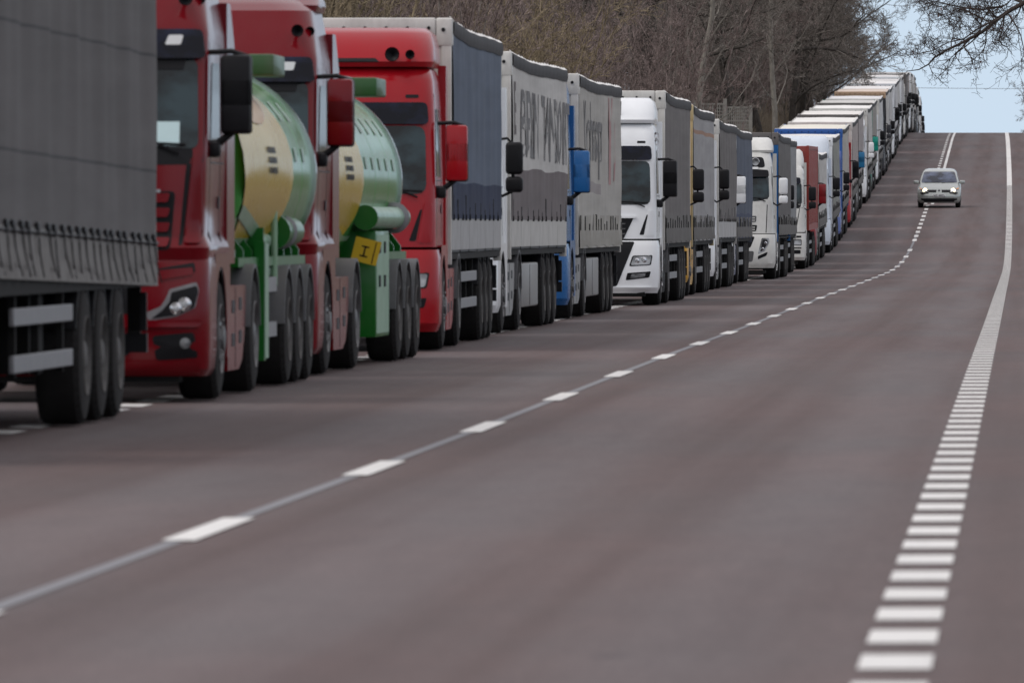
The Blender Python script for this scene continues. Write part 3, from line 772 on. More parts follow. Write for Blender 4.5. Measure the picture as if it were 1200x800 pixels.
    return tr

def box_trailer(root, c, H=4.0, y0=2.75, L=13.6, ribs=False, frame=None, topband=None):
    tr = None; y1 = y0+L
    mb = MB(); mb.rbox((-1.26, y0, 1.2), (1.26, y1, H), .03, c)
    if topband: mb.rbox((-1.15, y0-.06, H-.42), (1.15, y0+.02, H-.02), .04, topband)
    fr = frame or c
    for s in (1, -1):
        if ribs:
            y = y0+.15
            while y < y1-.2:
                mb.box((min(s*1.26, s*1.285), y, 1.4), (max(s*1.26, s*1.285), y+.14, H-.12), c); y += .28
        mb.box((min(s*1.26, s*1.29), y0, 1.18), (max(s*1.26, s*1.29), y1, 1.36), fr); mb.box((min(s*1.26, s*1.29), y0, H-.1), (max(s*1.26, s*1.29), y1, H+.01), fr)
        mb.box((min(s*1.22, s*1.3), y0-.02, 1.18), (max(s*1.22, s*1.3), y0+.14, H+.015), fr)
        mb.box((min(s*1.22, s*1.3), y1-.14, 1.18), (max(s*1.22, s*1.3), y1+.02, H+.015), fr)
    if ribs:
        for k in range(8): mb.box((-1.1+k*.3, y0-.03, 1.4), (-.95+k*.3, y0, H-.15), c)
    tr = mb.build('trailer', root, bevel=.006)
    mb = MB()
    for x in (-.55, .45): mb.box((x, y0+.4, .9), (x+.1, y1-.05, 1.17), chassis)
    mb.box((-1.2, y1-.12, .45), (1.2, y1-.02, .6), black)
    for s in (1, -1):
        mb.box((min(s*.62, s*.72), y0+2.6, .3), (max(s*.62, s*.72), y0+2.72, 1.0), chassis)
    for yy in (7.95, 9.26, 10.57): mb.box((-.95, y0+yy-.08, .42), (.95, y0+yy+.08, .58), chassis)
    mb.build('trailer_chassis', tr)
    mb = MB()
    for s in (1, -1):
        for yy in (7.95, 9.26, 10.57): mudguard(mb, y0+yy, s*1.07, .56, black, .35, PI-.35)
    build_by(mb, 'trailer_mudguard', tr, lambda c: (c[0] > 0, round((c[1]-y0-7.95)/1.31)))
    for yy in (7.95, 9.26, 10.57):
        for s in (1, -1): wheel(tr, s*1.09, y0+yy, 'trailer')
    mb = MB()
    for s in (1, -1):
        for z in (.46, .74): mb.box((min(s*1.19, s*1.225), y0+3.2, z), (max(s*1.19, s*1.225), y0+7.3, z+.1), alloy)
        for yy in (3.6, 5.2, 6.9): mb.box((min(s*1.13, s*1.19), y0+yy, .4), (max(s*1.13, s*1.19), y0+yy+.08, 1.17), chassis)
    build_by(mb, 'side_guard', tr, LR)
    return tr

def tank_trailer(root, y0, y1, axles, cabinet, sign, disc, kx):
    green = paint((.05, .24, .05), .10, .18, spec=.2); dgreen = paint((.004, .115, .010), .2, .3); pale = paint((.20, .36, .24), .3, .35)
    yell = paint((.48, .33, .04), .12, .25, spec=.16); orange = paint((.40, .20, .03), .2, .35); wht = paint((.22, .36, .24), .3, .35)
    rt, zc, KX = 1.06, 1.90, kx
    mb = MB()
    prof = [(y0, 0.0), (y0+.02, .35), (y0+.09, .7), (y0+.19, .95), (y0+.30, 1.05), (y0+.36, rt)]
    prof += [(y, rt) for y in np.linspace(y0+.6, y1-.6, 12)]
    prof += [(y1-.32, rt), (y1-.26, 1.05), (y1-.15, .95), (y1-.06, .7), (y1, .3), (y1, 0)]
    mb.lathe(prof, 56, green, 'y', (0, 0, zc))
    for y in (y1-.34,): mb.lathe([(y-.04, rt), (y-.04, rt+.03), (y+.04, rt+.03), (y+.04, rt)], 56, chrome, 'y', (0, 0, zc))
    mb.v = [(v[0]*KX, v[1], v[2]) for v in mb.v]; tr = mb.build('tank', root, sharp=45)
    def onside(mb, poly, m, off, s=1, yc=0):           # wrap (y, arc) polygon on the tank's flank
        pts = roundpoly(poly, .0, .12); cy = sum(p[0] for p in pts)/len(pts); cz = sum(p[1] for p in pts)/len(pts)
        vs = []; fs = []; n = len(pts); ks = (1, .8, .6, .4, .2)
        for k in ks:
            for (y, a) in pts:
                yy = cy+(y-cy)*k; aa = (cz+(a-cz)*k)/rt
                vs.append((s*KX*(rt+off)*math.cos(aa), yy, zc+(rt+off)*math.sin(aa)))
        vs.append((s*KX*(rt+off)*math.cos(cz/rt), cy, zc+(rt+off)*math.sin(cz/rt)))
        for j in range(len(ks)-1):
            for i in range(n): fs.append((j*n+i, j*n+(i+1) % n, (j+1)*n+(i+1) % n, (j+1)*n+i))
        o = (len(ks)-1)*n
        for i in range(n): fs.append((o+i, o+(i+1) % n, len(vs)-1))
        mb.add(vs, fs, m)
    Lq = y1-y0
    mb = MB()
    for k in range(1, 5): y = y0+Lq*k/5; mb.lathe([(y-.02, rt), (y-.012, rt+.002), (y+.012, rt+.002), (y+.02, rt)], 56, green, 'y', (0, 0, zc))
    mb.v = [(v[0]*KX, v[1], v[2]) for v in mb.v]; build_by(mb, 'weld_seam', tr, lambda c: round(c[1]*2))
    for s in (1, -1):
        mb = MB(); yc, rb = disc; ra = .98
        onside(mb, [(yc+rb*math.cos(2*PI*k/32), .16+ra*math.sin(2*PI*k/32)) for k in range(32)], yell, .008, s)
        onside(mb, [(yc+rb*(.0+.6*math.cos(2*PI*k/20)), .72+.28*math.sin(2*PI*k/20)) for k in range(20)], orange, .012, s)
        onside(mb, [(yc-rb*.9, -.28), (yc+rb*.75, -.62), (yc+rb*.7, -.72), (yc-rb*.9, -.4)], wht, .016, s)
        for j in range(3):
            for k in range(5):
                a = yc - .1 + k*.19; onside(mb, [(a, .18-j*.09), (a+.13, .18-j*.09), (a+.13, .235-j*.09), (a, .235-j*.09)], chassis, .016, s)
        mb.build('emblem', tr)
        mb = MB()
        onside(mb, [(y0+.5, -.66), (y1-.45, -.66), (y1-.45, -.60), (y0+.5, -.60)], wht, .008, s)
        a = yc+rb+.35
        while a < y1-1.0:
            for zz in ((.52, .20), (.12, .13)): onside(mb, [(a, zz[0]), (a+.26, zz[0]), (a+.26, zz[0]+zz[1]), (a, zz[0]+zz[1])], wht, .010, s)
            a += .95
        mb.build('flank_marking', tr)
    mb = MB()                                          # walkway and manhole housing
    for s in (1, -1):
        a, b = min(s*.35, s*1.2), max(s*.35, s*1.2); yb_ = y0+Lq*.46
        mb.rbox((a, yb_, zc+.88), (b, yb_+1.3, zc+1.07), .02, paint((.03, .10, .03), .35, .4)); mb.box((min(s*.6, s*.68), yb_-.006, zc+.88), (max(s*.6, s*.68), yb_, zc+1.07), yell)
    mb.box((-.45, y0+1, zc+1.07), (.45, y1-.6, zc+1.11), alloy)
    for k in range(4): mb.lathe([(zc+1.08, .26), (zc+1.2, .26), (zc+1.22, .2), (zc+1.22, 0)], 20, alloy, 'z', (0, y0+1.6+k*(Lq-2.6)/3.3, 0))
    for s in (1, -1): mb.tube([(s*.6, y0+1, zc+1.05), (s*.6, y0+1, zc+1.12), (s*.6, y1-.7, zc+1.12), (s*.6, y1-.7, zc+1.0)], .02, alloy, 6)
    mb.build('walkway', tr)
    mb = MB()                                          # green subframe
    for s in (1, -1):
        mb.box((min(s*.45, s*.58), y0+.3, .85), (max(s*.45, s*.58), y1-.1, 1.1), dgreen)
        for k in range(9):
            y = y0+.6+k*(Lq-1.2)/8; q = .74 if sign and y < axles[0]-1 else 1.12; mb.prism([(s*.5, 1.0), (s*q, 1.12), (s*q, 1.22), (s*(q-.14), 1.4), (s*.5, 1.2)], 'y', y, y+.05, dgreen)
        mb.box((min(s*1.08, s*1.16), (axles[0]-2.5) if sign else y0+.5, 1.08), (max(s*1.08, s*1.16), y1-.3, 1.16), dgreen)
    for y in axles: mb.box((-.95, y-.08, .42), (.95, y+.08, .58), chassis)
    mb.box((-1.1, y1-.05, .45), (1.1, y1+.05, .6), black)
    mb.build('trailer_frame', tr)
    mb = MB()                                          # mudguards, ribbed dark plastic
    for s in (1, -1):
        for y in axles: mudguard(mb, y, s*1.08, .55, plain('grey_mudguard', (.09, .09, .095), .5), .1, PI-.1, w=.36)
    build_by(mb, 'trailer_mudguard', tr, lambda c: (c[0] > 0, round((c[1]-axles[0])/1.3)))
    for y in axles:
        for s in (1, -1): wheel(tr, s*1.09, y, 'trailer')
    ya = axles[0]
    if cabinet:
        for s in (1, -1):
            mb = MB(); mb.rbox((min(s*.7, s*1.2), ya-2.55, .28), (max(s*.7, s*1.2), ya-.75, 1.38), .015, dgreen)
            xo = s*1.2; mb.box((min(xo, xo+s*.006), ya-2.5, .32), (max(xo, xo+s*.006), ya-.8, 1.34), pale)
            for y in (ya-2.2, ya-1.5): 
                for z in (1.15, .80): mb.box((min(xo+s*.006, xo+s*.02), y, z), (max(xo+s*.006, xo+s*.02), y+.12, z+.12), black)
            mb.build('pump_cabinet', tr)
        mb = MB()
        for s in (1, -1):
            mb.tube([(s*1.12, ya-2.9, 1.52), (s*1.12, ya+1.9, 1.52)], .115, pale, 18)
            mb.lathe([(ya-2.93, .0), (ya-2.93, .13), (ya-2.8, .13)], 18, dgreen, 'y', (s*1.12, 0, 1.52)); mb.lathe([(ya+1.0, .12), (ya+1.03, .17), (ya+1.06, .12)], 20, alloy, 'y', (s*1.12, 0, 1.52))
            mb.lathe([(ya+1.35, .10), (ya+1.9, .12), (ya+1.93, 0)], 18, dgreen, 'y', (s*1.12, 0, 1.52))
        build_by(mb, 'hose_tube', tr, LR)
    else:
        mb = MB()
        for s in (1, -1):
            for k in range(3):
                for z in (1.02, 1.3): mb.tube([(s*(.75+k*.15), ya-1.9, z), (s*(.75+k*.15), ya-.2, z)], .068, pale, 14)
            mb.box((min(s*.62, s*1.18), ya-2.0, .92), (max(s*.62, s*1.18), ya-1.93, 1.42), dgreen)
            mb.tube([(s*1.1, ya+.2, 1.38), (s*1.1, ya+2.3, 1.38)], .13, dgreen, 16)
            mb.lathe([(ya+.15, .0), (ya+.15, .16), (ya+.25, .16)], 18, dgreen, 'y', (s*1.1, 0, 1.38)); mb.lathe([(ya+1.0, .12), (ya+1.03, .16), (ya+1.06, .12)], 20, alloy, 'y', (s*1.1, 0, 1.38))
        build_by(mb, 'hose_tube', tr, LR)
        for s in (1, -1):
            mb = MB(); mb.box((min(s*1.12, s*1.21), ya-2.3, .25), (max(s*1.12, s*1.21), ya-2.1, 1.3), dgreen); mb.box((min(s*1.211, s*1.22), ya-2.3, .27), (max(s*1.211, s*1.22), ya-1.9, 1.28), pale)
            for z in (.45, .85): mb.box((min(s*1.15, s*1.2), ya-1.8, z), (max(s*1.15, s*1.2), ya-.7, z+.13), alloy)
            mb.build('side_guard', tr)
        mb = MB(); mb.tube([(1.16, ya-.5, .9), (1.16, ya-.5, 1.75)], .03, wht, 8); mb.build('post', tr)
    if sign:
        mb = MB(); a = R(-14); cx, cz_ = 1.12, 1.17
        yel = plain('yellow_sign', (.62, .40, .01), .5, var=.1)
        def q(u, v): return (cx+u*math.cos(a)-v*math.sin(a), cz_+u*math.sin(a)+v*math.cos(a))
        ys = ya-2.9
        mb.prism([q(-.13, -.12), q(.14, -.12), q(.14, .13), q(-.13, .13)], 'y', ys, ys+.01, yel)
        for (u0, v0, u1, v1) in ((-.05, .04, .03, .055), (-.05, -.06, .03, -.045), (-.018, -.05, -.003, .045), (.085, -.11, .095, .12)):
            mb.prism([q(u0, v0), q(u1, v0), q(u1, v1), q(u0, v1)], 'y', ys-.004, ys-.001, black)
        mb.build('warning_board', tr)
    return tr

def tractor(root, style, c, mcol=None, mirror='slab', skirt=None, **kw):
    cab, up, low = make_cab(root, style, c, mirror, mcol, **kw)
    for s in (1, -1):
        wheel(root, s*1.07, 1.4, 'steer'); wheel(root, s*1.08, 4.9, 'drive')
    mb = MB()
    for s in (1, -1): mudguard(mb, 4.9, s*1.07, .58, plain('grey_mudguard', (.09, .09, .095), .5), .12, PI-.12, w=.36)
    build_by(mb, 'mudguard', root, LR)
    tractor_skirt(root, skirt or c)
    return cab, up

def truck(y, xs, label, name='lorry', rz=0):
    """y: distance of the front bumper, xs: x of the kerb-side flank facing the road centre"""
    s = slope(y + 3)
    g = 'lorries queued nose to tail along the road'
    return thing(name, label, 'truck', (xs - 1.25 + CX(y), y, P(y) + .006 - .0), s, math.atan((CX(y+16)-CX(y))/-16) + rz, g)

# ------------------------------------------------------------------ road and markings
def road_mat():
    m, nt, b = _new('asphalt')
    v = mapping(nt, (1.0, .035, 1)); n1 = noise(nt, 1.1, 5, v, .6)
    v2 = mapping(nt, (1.0, .004, 1)); n2 = noise(nt, 1.9, 3, v2)
    v3 = mapping(nt, (.25, .12, 1)); n3 = noise(nt, .6, 4, v3)
    v4 = mapping(nt, (1, 1, 1)); n4 = noise(nt, 38, 3, v4)
    v5 = mapping(nt, (1, .2, 1)); n5 = noise(nt, 3.5, 6, v5, .7)
    c1 = ramp(nt, n2.outputs[0], [(.36, (.084, .056, .052)), (.5, (.098, .069, .066)), (.64, (.107, .080, .078))])
    c2 = ramp(nt, n1.outputs[0], [(.32, (.90, .90, .91)), (.5, (1, 1, 1)), (.7, (1.07, 1.05, 1.04))])
    tx = nt.nodes.new('ShaderNodeTexCoord'); sp = nt.nodes.new('ShaderNodeSeparateXYZ'); nt.links.new(tx.outputs['Object'], sp.inputs[0])
    wv = nt.nodes.new('ShaderNodeMath'); wv.operation = 'MULTIPLY_ADD'; wv.inputs[1].default_value = 2*PI/1.75; wv.inputs[2].default_value = 2*PI*(1.1/1.75)
    nt.links.new(sp.outputs[0], wv.inputs[0]); cs = nt.nodes.new('ShaderNodeMath'); cs.operation = 'COSINE'; nt.links.new(wv.outputs[0], cs.inputs[0])
    ad = nt.nodes.new('ShaderNodeMath'); ad.operation = 'MULTIPLY_ADD'; ad.inputs[1].default_value = .28; nt.links.new(cs.outputs[0], ad.inputs[0]); nt.links.new(n1.outputs[0], ad.inputs[2])
    tf = ramp(nt, ad.outputs[0], [(.35, (0, 0, 0)), (.85, (1, 1, 1))])
    c1 = mixc(nt, tf, c1, (.120, .098, .098))
    cc = mixc(nt, 1.0, c1, c2, 'MULTIPLY')
    c3 = ramp(nt, n3.outputs[0], [(.35, (1.05, .97, .96)), (.62, (.92, .98, 1.0))])
    cc = mixc(nt, .9, cc, c3, 'MULTIPLY')
    c5 = ramp(nt, n5.outputs[0], [(.3, (.86, .86, .86)), (.7, (1.10, 1.10, 1.10))])
    cc = mixc(nt, .7, cc, c5, 'MULTIPLY')
    v6 = mapping(nt, (1, .55, 1)); n6 = noise(nt, 1.7, 2, v6); c6 = ramp(nt, n6.outputs[0], [(.70, (1, 1, 1)), (.76, (.72, .72, .73))]); cc = mixc(nt, .8, cc, c6, 'MULTIPLY')
    c4 = ramp(nt, n4.outputs[0], [(.3, (.70, .70, .70)), (.7, (1.3, 1.3, 1.3))])
    cc = mixc(nt, 1, cc, c4, 'MULTIPLY')
    nt.links.new(cc, b.inputs['Base Color']); b.inputs['Roughness'].default_value = .78
    b.inputs['Specular IOR Level'].default_value = .3
    bump(nt, b, n4.outputs[0], .35, .01)
    return m
asphalt = road_mat()
def XF(x, y):                                        # slight crossfall of the near stretch
    return float(np.interp(x, [-7.4, -5.6, -3.9, -2.1, -.4], [0, -.018, -.026, -.013, 0]))*float(np.interp(y, [70, 110], [1, 0]))
def strip(xa, xb, y0, y1, h, m, mb):                # sheet following the road
    ys = [y0] + [y for y in YS if y0 < y < y1] + [y1]
    o = len(mb.v); k = mb.mi(m)
    for y in ys: mb.v += [(xa+CX(y), y, P(y)+h+XF(xa, y)), (xb+CX(y), y, P(y)+h+XF(xb, y))]
    for i in range(len(ys)-1): mb.f.append((o+2*i, o+2*i+1, o+2*i+3, o+2*i+2)); mb.m.append(k)
mb = MB()
ys = YS
xs = [-10.2, -7.4, -5.6, -3.9, -2.1, -.4, 1.0, 2.6]
for i in range(len(xs)-1): strip(xs[i], xs[i+1], -60, 1200, 0, asphalt, mb)
me = bpy.data.meshes.new('road'); me.from_pydata(mb.v, [], mb.f); me.materials.append(asphalt)
bm = bmesh.new(); bm.from_mesh(me); bmesh.ops.remove_doubles(bm, verts=bm.verts, dist=.001); bmesh.ops.recalc_face_normals(bm, faces=bm.faces); bm.to_mesh(me); bm.free()
me.polygons.foreach_set('use_smooth', [True]*len(me.polygons))
road = put('road', me, None); tag(road, kind='structure')

def mark_mat(name, c, wear):
    m, nt, b = _new(name)
    n = noise(nt, 9, 8, mapping(nt, (1, .45, 1)), .8)
    f = ramp(nt, n.outputs[0], [(.50+.12*(1-wear), (0, 0, 0)), (.66, (wear, wear, wear))])
    n2 = noise(nt, .7, 3, mapping(nt, (1, .2, 1)))
    cc = mixc(nt, n2.outputs[0], tuple(x*.86 for x in c), tuple(min(.85, x*1.1) for x in c))
    nt.links.new(mixc(nt, f, cc, (.15, .14, .14)), b.inputs['Base Color']); b.inputs['Roughness'].default_value = .7
    return m
wm = mark_mat('road_paint', (.70, .69, .67), .5); om = mark_mat('worn_road_paint', (.19, .19, .205), .5)
mb = MB(); y = 9.05
while y < 352: strip(-3.985, -3.825, y, y+3.55, .008, wm, mb); y += 12
y = 361
while y < 1150: strip(-4.09 if y > 420 else -3.985, -3.95 if y > 420 else -3.825, y, y+3.0, .008, wm, mb); y += 6
strip(-3.80, -3.66, 420, 1190, .008, wm, mb)
strip(-3.955, -3.875, -50, 372, .004, om, mb)
tag(mb.build('centre_line', None), kind='structure')
mb = MB(); y = -48.6
while y < 460: strip(-.525, -.285, y, y+1.08, .006, wm, mb); y += 2.0
strip(-.525, -.285, 460, 1190, .006, wm, mb)
tag(mb.build('edge_line', None), kind='structure')
mb = MB(); y = -48.6
while y < 460: strip(-7.24, -7.0, y, y+1.08, .006, wm, mb); y += 2.0
strip(-7.24, -7.0, 460, 1190, .006, wm, mb)
tag(mb.build('edge_line', None), kind='structure')

# ------------------------------------------------------------------ terrain
def ground_h(x, y):
    p = P(y) if y > -60 else P(-60); cx = CX(min(y, 1100)); x = x - cx
    if -10.6 < x < 3.0: return p - .25
    h = -.06
    if x <= -10.6:
        t = min(1, (-10.6-x)/4.5); t = t*t*(3-2*t)
        bank = float(np.interp(y, [-60, 120, 260, 360, 440, 560, 680, 800], [.2, .3, .9, 3.0, 2.6, 1.8, 1.2, .3]))
        h = -.1 + bank*t + .25*math.sin(x*.21+y*.05)*t + min(3, max(0, (-16-x)*.02))
    else:
        t = min(1, (x-3.0)/3); h = -.08 - .5*math.sin(PI*t)*.8 + (.15*math.sin(x*.1+y*.03) if x > 6 else 0)
    return p + h
def grass_mat():
    m, nt, b = _new('dry_grass_ground')
    n = noise(nt, .35, 8, mapping(nt, (1, 1, 1)), .7); n2 = noise(nt, 6, 6, mapping(nt, (1, 1, 1)), .7)
    c = ramp(nt, n.outputs[0], [(.35, (.085, .07, .045)), (.5, (.14, .115, .075)), (.62, (.07, .075, .035)), (.75, (.16, .13, .09))])
    c2 = ramp(nt, n2.outputs[0], [(.3, (.6, .6, .6)), (.7, (1.2, 1.2, 1.2))])
    nt.links.new(mixc(nt, 1, c, c2, 'MULTIPLY'), b.inputs['Base Color']); b.inputs['Roughness'].default_value = .95
    bump(nt, b, n2.outputs[0], 1, .15); return m
gx = [-1500, -900, -500, -250, -140, -90, -60, -45, -35, -28, -23, -19, -17, -15.5, -14.2, -13, -12, -11.2, -10.6, -9.5, -4, 2.0, 3.0, 3.8, 4.8, 6, 9, 14, 25, 45, 90, 200, 500, 900, 1500]
gy = [-400, -200] + list(range(-60, 1200, 8)) + [1250, 1400, 1800, 2500]
mb = MB(); gm = grass_mat()
mb.grid(lambda x, y: (x + CX(min(y, 1100)), y, ground_h(x + CX(min(y, 1100)), y)), gx, gy, gm)
tag(mb.build('ground', None, sharp=80), kind='structure')

#TREES_BEGIN
# ------------------------------------------------------------------ trees
def grow(seed, H, kids, lens, angs, r0, trunk_frac=.3, stems=1, droop=.0, wob=.22, lr=.5, segs=(9, 6, 5, 4, 3), tw=.008, spread=.35, up=.25):
    rng = np.random.RandomState(seed)
    S = []                                             # p0, p1, r0, r1, level
    def branch(p, d, L, r, lv):
        n = segs[lv]; step = L/n; pts = [p]; dirs = [d]; rs = [r]
        rend = r*.35 if lv == 0 else max(tw*.6, r*.3)
        for i in range(n):
            d = d + rng.normal(0, wob*(1 if lv else .35), 3); 
            d[2] += (up if lv else .1) * (1 if lv < 3 else .3) - droop*(i/n if lv else 0)
            d = d/np.linalg.norm(d); q = pts[-1]+d*step
            rr = r + (rend-r)*(i+1)/n
            S.append((pts[-1], q, rs[-1], rr, lv)); pts.append(q); dirs.append(d); rs.append(rr)
        if lv >= len(kids): return
        f0 = trunk_frac if lv == 0 else .18
        k = kids[lv]
        for j in range(k):
            t = f0+(1-f0)*((j+rng.uniform(0, .9))/k); a = t*n; i = min(n-1, int(a)); fr = a-i
            q = pts[i]*(1-fr)+pts[i+1]*fr; dd = dirs[i+1]
            az = rng.uniform(0, 2*PI) if lv else j*2.4+rng.uniform(-.4, .4)
            u = np.cross(dd, [0.3, 1, .2]); u /= np.linalg.norm(u); v = np.cross(dd, u)
            an = angs[lv]*rng.uniform(.7, 1.3)
            nd = dd*math.cos(an) + (u*math.cos(az)+v*math.sin(az))*math.sin(an)
            ll = lens[lv]*L*rng.uniform(.6, 1.25)*(1.0 if lv == 0 else 1-.45*t)
            if lv == 0: ll *= (1-.45*(t-f0))
            branch(q, nd, ll, max(tw, min(rs[i]*.62, r*lr)*rng.uniform(.7, 1)), lv+1)
    for s in range(stems):
        if stems == 1: branch(np.zeros(3), np.array([rng.normal(0, .04), rng.normal(0, .04), 1.0]), H, r0, 0)
        else:
            a = rng.uniform(0, 2*PI); q = rng.uniform(0, .7); t = rng.uniform(.05, spread)
            d = np.array([math.cos(a)*math.sin(t), math.sin(a)*math.sin(t), math.cos(t)])
            branch(np.array([q*math.cos(a), q*math.sin(a), 0]), d, H*rng.uniform(.7, 1.05), r0*rng.uniform(.6, 1), 0)
    return S
def seg_mesh(name, S, m, sides=3):
    n = len(S)
    p0 = np.array([s[0] for s in S]); p1 = np.array([s[1] for s in S]); ra = np.array([s[2] for s in S]); rb = np.array([s[3] for s in S])
    d = p1-p0; L = np.linalg.norm(d, axis=1)[:, None]; d = d/np.maximum(L, 1e-6)
    ref = np.where(np.abs(d[:, 2:3]) > .9, np.array([[1., 0, 0]]), np.array([[0, 0, 1.]]))
    u = np.cross(d, ref); u /= np.linalg.norm(u, axis=1)[:, None]; v = np.cross(d, u)
    V = np.zeros((n, 2*sides, 3)); 
    for k in range(sides):
        a = 2*PI*k/sides; o = u*math.cos(a)+v*math.sin(a)
        V[:, k] = p0 + o*ra[:, None]; V[:, sides+k] = p1 + d*rb[:, None]*.4 + o*rb[:, None]
    F = np.zeros((n, sides, 4), dtype=np.int32); base = np.arange(n)*2*sides
    for k in range(sides):
        F[:, k, 0] = base+k; F[:, k, 1] = base+(k+1) % sides; F[:, k, 2] = base+sides+(k+1) % sides; F[:, k, 3] = base+sides+k
    me = bpy.data.meshes.new(name); nf = n*sides
    me.vertices.add(n*2*sides); me.vertices.foreach_set('co', V.reshape(-1))
    me.loops.add(nf*4); me.loops.foreach_set('vertex_index', F.reshape(-1))
    me.polygons.add(nf); me.polygons.foreach_set('loop_start', np.arange(nf)*4)
    me.update(calc_edges=True); me.polygons.foreach_set('use_smooth', [sides > 3]*nf)
    me.materials.append(m); return me
def proto(seed, mtrunk, mtwig, **kw):
    S = grow(seed, **kw)
    cut = 1 if kw.get('stems', 1) == 1 else 0
    T = [s for s in S if s[4] <= cut]; C = [s for s in S if s[4] > cut]
    return seg_mesh('trunk', T, mtrunk, 8), seg_mesh('crown', C, mtwig, 3)
dark = bark('dark_bark', (.032, .028, .025), (.085, .074, .065)); twig = bark('grey_brown_twigs', (.050, .043, .038), (.26, .23, .205))
red = bark('reddish_twigs', (.04, .029, .026), (.33, .26, .24)); pale_b = bark('pale_bark', (.16, .145, .125), (.26, .24, .21)); olive = bark('olive_twigs', (.045, .034, .022), (.36, .29, .19))
big = dict(H=15, kids=(15, 11, 9, 8), lens=(.47, .5, .5, .55), angs=(.9, .8, .75, .7), r0=.23, trunk_frac=.15, up=.03, tw=.013, lr=.42)
PR = {
 'oak0': proto(1, dark, twig, **big),
 'oak1': proto(2, dark, twig, **{**big, 'H': 14, 'angs': (.95, .8, .75, .7), 'r0': .40, 'lr': .42}),
 'oak2': proto(3, dark, twig, **{**big, 'H': 16, 'r0': .22}),
 'slim0': proto(4, pale_b, twig, H=13, kids=(16, 7, 6, 4), lens=(.30, .5, .5, .5), angs=(.7, .6, .6, .6), r0=.13, trunk_frac=.2, up=.12, tw=.008, lr=.24),
 'slim1': proto(5, dark, twig, H=12, kids=(15, 8, 6, 4), lens=(.32, .5, .5, .5), angs=(.7, .6, .6, .6), r0=.13, trunk_frac=.15, up=.12, tw=.009, lr=.26),
 'bush0': proto(6, red, red, H=7.5, kids=(7, 6, 6, 3), lens=(.42, .5, .5, .5), angs=(.45, .5, .6, .6), r0=.045, trunk_frac=.12, stems=13, up=.12, tw=.006, spread=.5, segs=(8, 5, 4, 3, 2)),
 'bush1': proto(7, twig, red, H=8.5, kids=(8, 6, 5, 3), lens=(.40, .5, .5, .5), angs=(.45, .5, .6, .6), r0=.05, trunk_frac=.12, stems=12, up=.12, tw=.006, spread=.45, segs=(8, 5, 4, 3, 2)),
 'bush2': proto(8, olive, olive, H=7, kids=(8, 7, 6, 3), lens=(.42, .5, .5, .5), angs=(.5, .6, .7, .7), r0=.04, trunk_frac=.1, stems=12, up=.08, tw=.006, spread=.6, segs=(8, 5, 4, 3, 2)),
}
def tree(kind, x, y, sc_=1, label=None, group=None, name='bare_tree', cat='tree', z=None, seed=0):
    rz = random.Random(seed*13+int(x*10)+int(y)).uniform(0, 6.28)
    t = thing(name, label, cat, (x, y, ground_h(x, y)-.1 if z is None else z), 0, rz, group)
    t.scale = (sc_, sc_, sc_)
    a, b = PR[kind]; put('trunk' if cat == 'tree' else 'stems', a, t); put('crown' if cat == 'tree' else 'twigs', b, t)
    return t
rt = random.Random(11)
def away(y, px): return (px-1195)*y/FPX
# named ones
tree('oak1', away(500, 889), 500, 1.08, 'massive dark forked trunk and wide crown standing behind the blue-fronted trailer', 'big bare roadside trees', 'bare_tree')
tree('slim0', away(462, 906), 462, 1.15, 'slender pale-barked tree right in front of the massive dark trunk', 'pale slender trees')
tree('slim0', away(345, 800), 345, 1.1, 'tall slim pale tree left of the lattice concrete fence', 'pale slender trees')
tree('slim1', away(352, 770), 352, 1.0, 'slim dark tree behind the white truck roof, left of the tall pale tree', 'slim dark trees')
for i, (px, y, k, s) in enumerate([(938, 560, 'oak0', 1.02), (953, 610, 'oak2', .95), (925, 520, 'oak2', .9), (966, 652, 'oak0', .9), (850, 520, 'oak0', .95), (862, 450, 'oak2', .85)]):
    tree(k, away(y, px), y, s, 'large bare tree with dense dark crown in the row climbing to the hilltop', 'big bare trees beside the hill road', seed=i)
i = 0
for y in range(150, 335, 15):                       # thicket right behind the trucks
    for x in ((-12.2, -16.5) if y < 230 else (-12.4, -17)):
        k = ('bush2' if y < 172 else rt.choice(['bush0', 'bush1', 'bush0', 'bush2'] if y < 260 else ['bush0', 'bush1'])); i += 1
        xx = x+rt.uniform(-1, .6); yy = y+rt.uniform(-6, 6)
        if 365 < y and x > -14: continue
        sc_ = rt.uniform(.95, 1.3) if y < 330 else rt.uniform(.55, .7)
        tree(k, xx-(1.0 if y > 330 else 0), yy, sc_, 'bare many-stemmed reddish-brown bush in the thicket behind the trucks' if k != 'bush2' else 'bare olive-brown bush in the thicket behind the nearest trucks', 'thicket of bare bushes' if k != 'bush2' else 'olive bare bushes', 'bare_bush', 'bush', seed=i)
for j in range(52):
    y = 200+j*9+rt.uniform(-5, 5); x = -19-rt.uniform(0, 16)
    k = rt.choice(['slim1', 'oak0', 'slim1', 'oak2', 'bush1', 'oak1'])
    if k.startswith('bush'): k = 'slim1'
    tree(k, x, y, rt.uniform(.75, 1.0), 'bare grey-brown tree deep in the wood behind the trucks', 'bare trees of the wood behind the trucks', seed=50+j)
for j in range(12):
    y = 430+j*22+rt.uniform(-6, 6); x = -14.5-rt.uniform(0, 5)+CX(y)
    tree(rt.choice(['bush0', 'bush1']), x, y, rt.uniform(.5, .8), 'low bare undergrowth bush between the big trunks on the bank', 'undergrowth bushes on the bank', 'bare_bush', 'bush', seed=90+j)
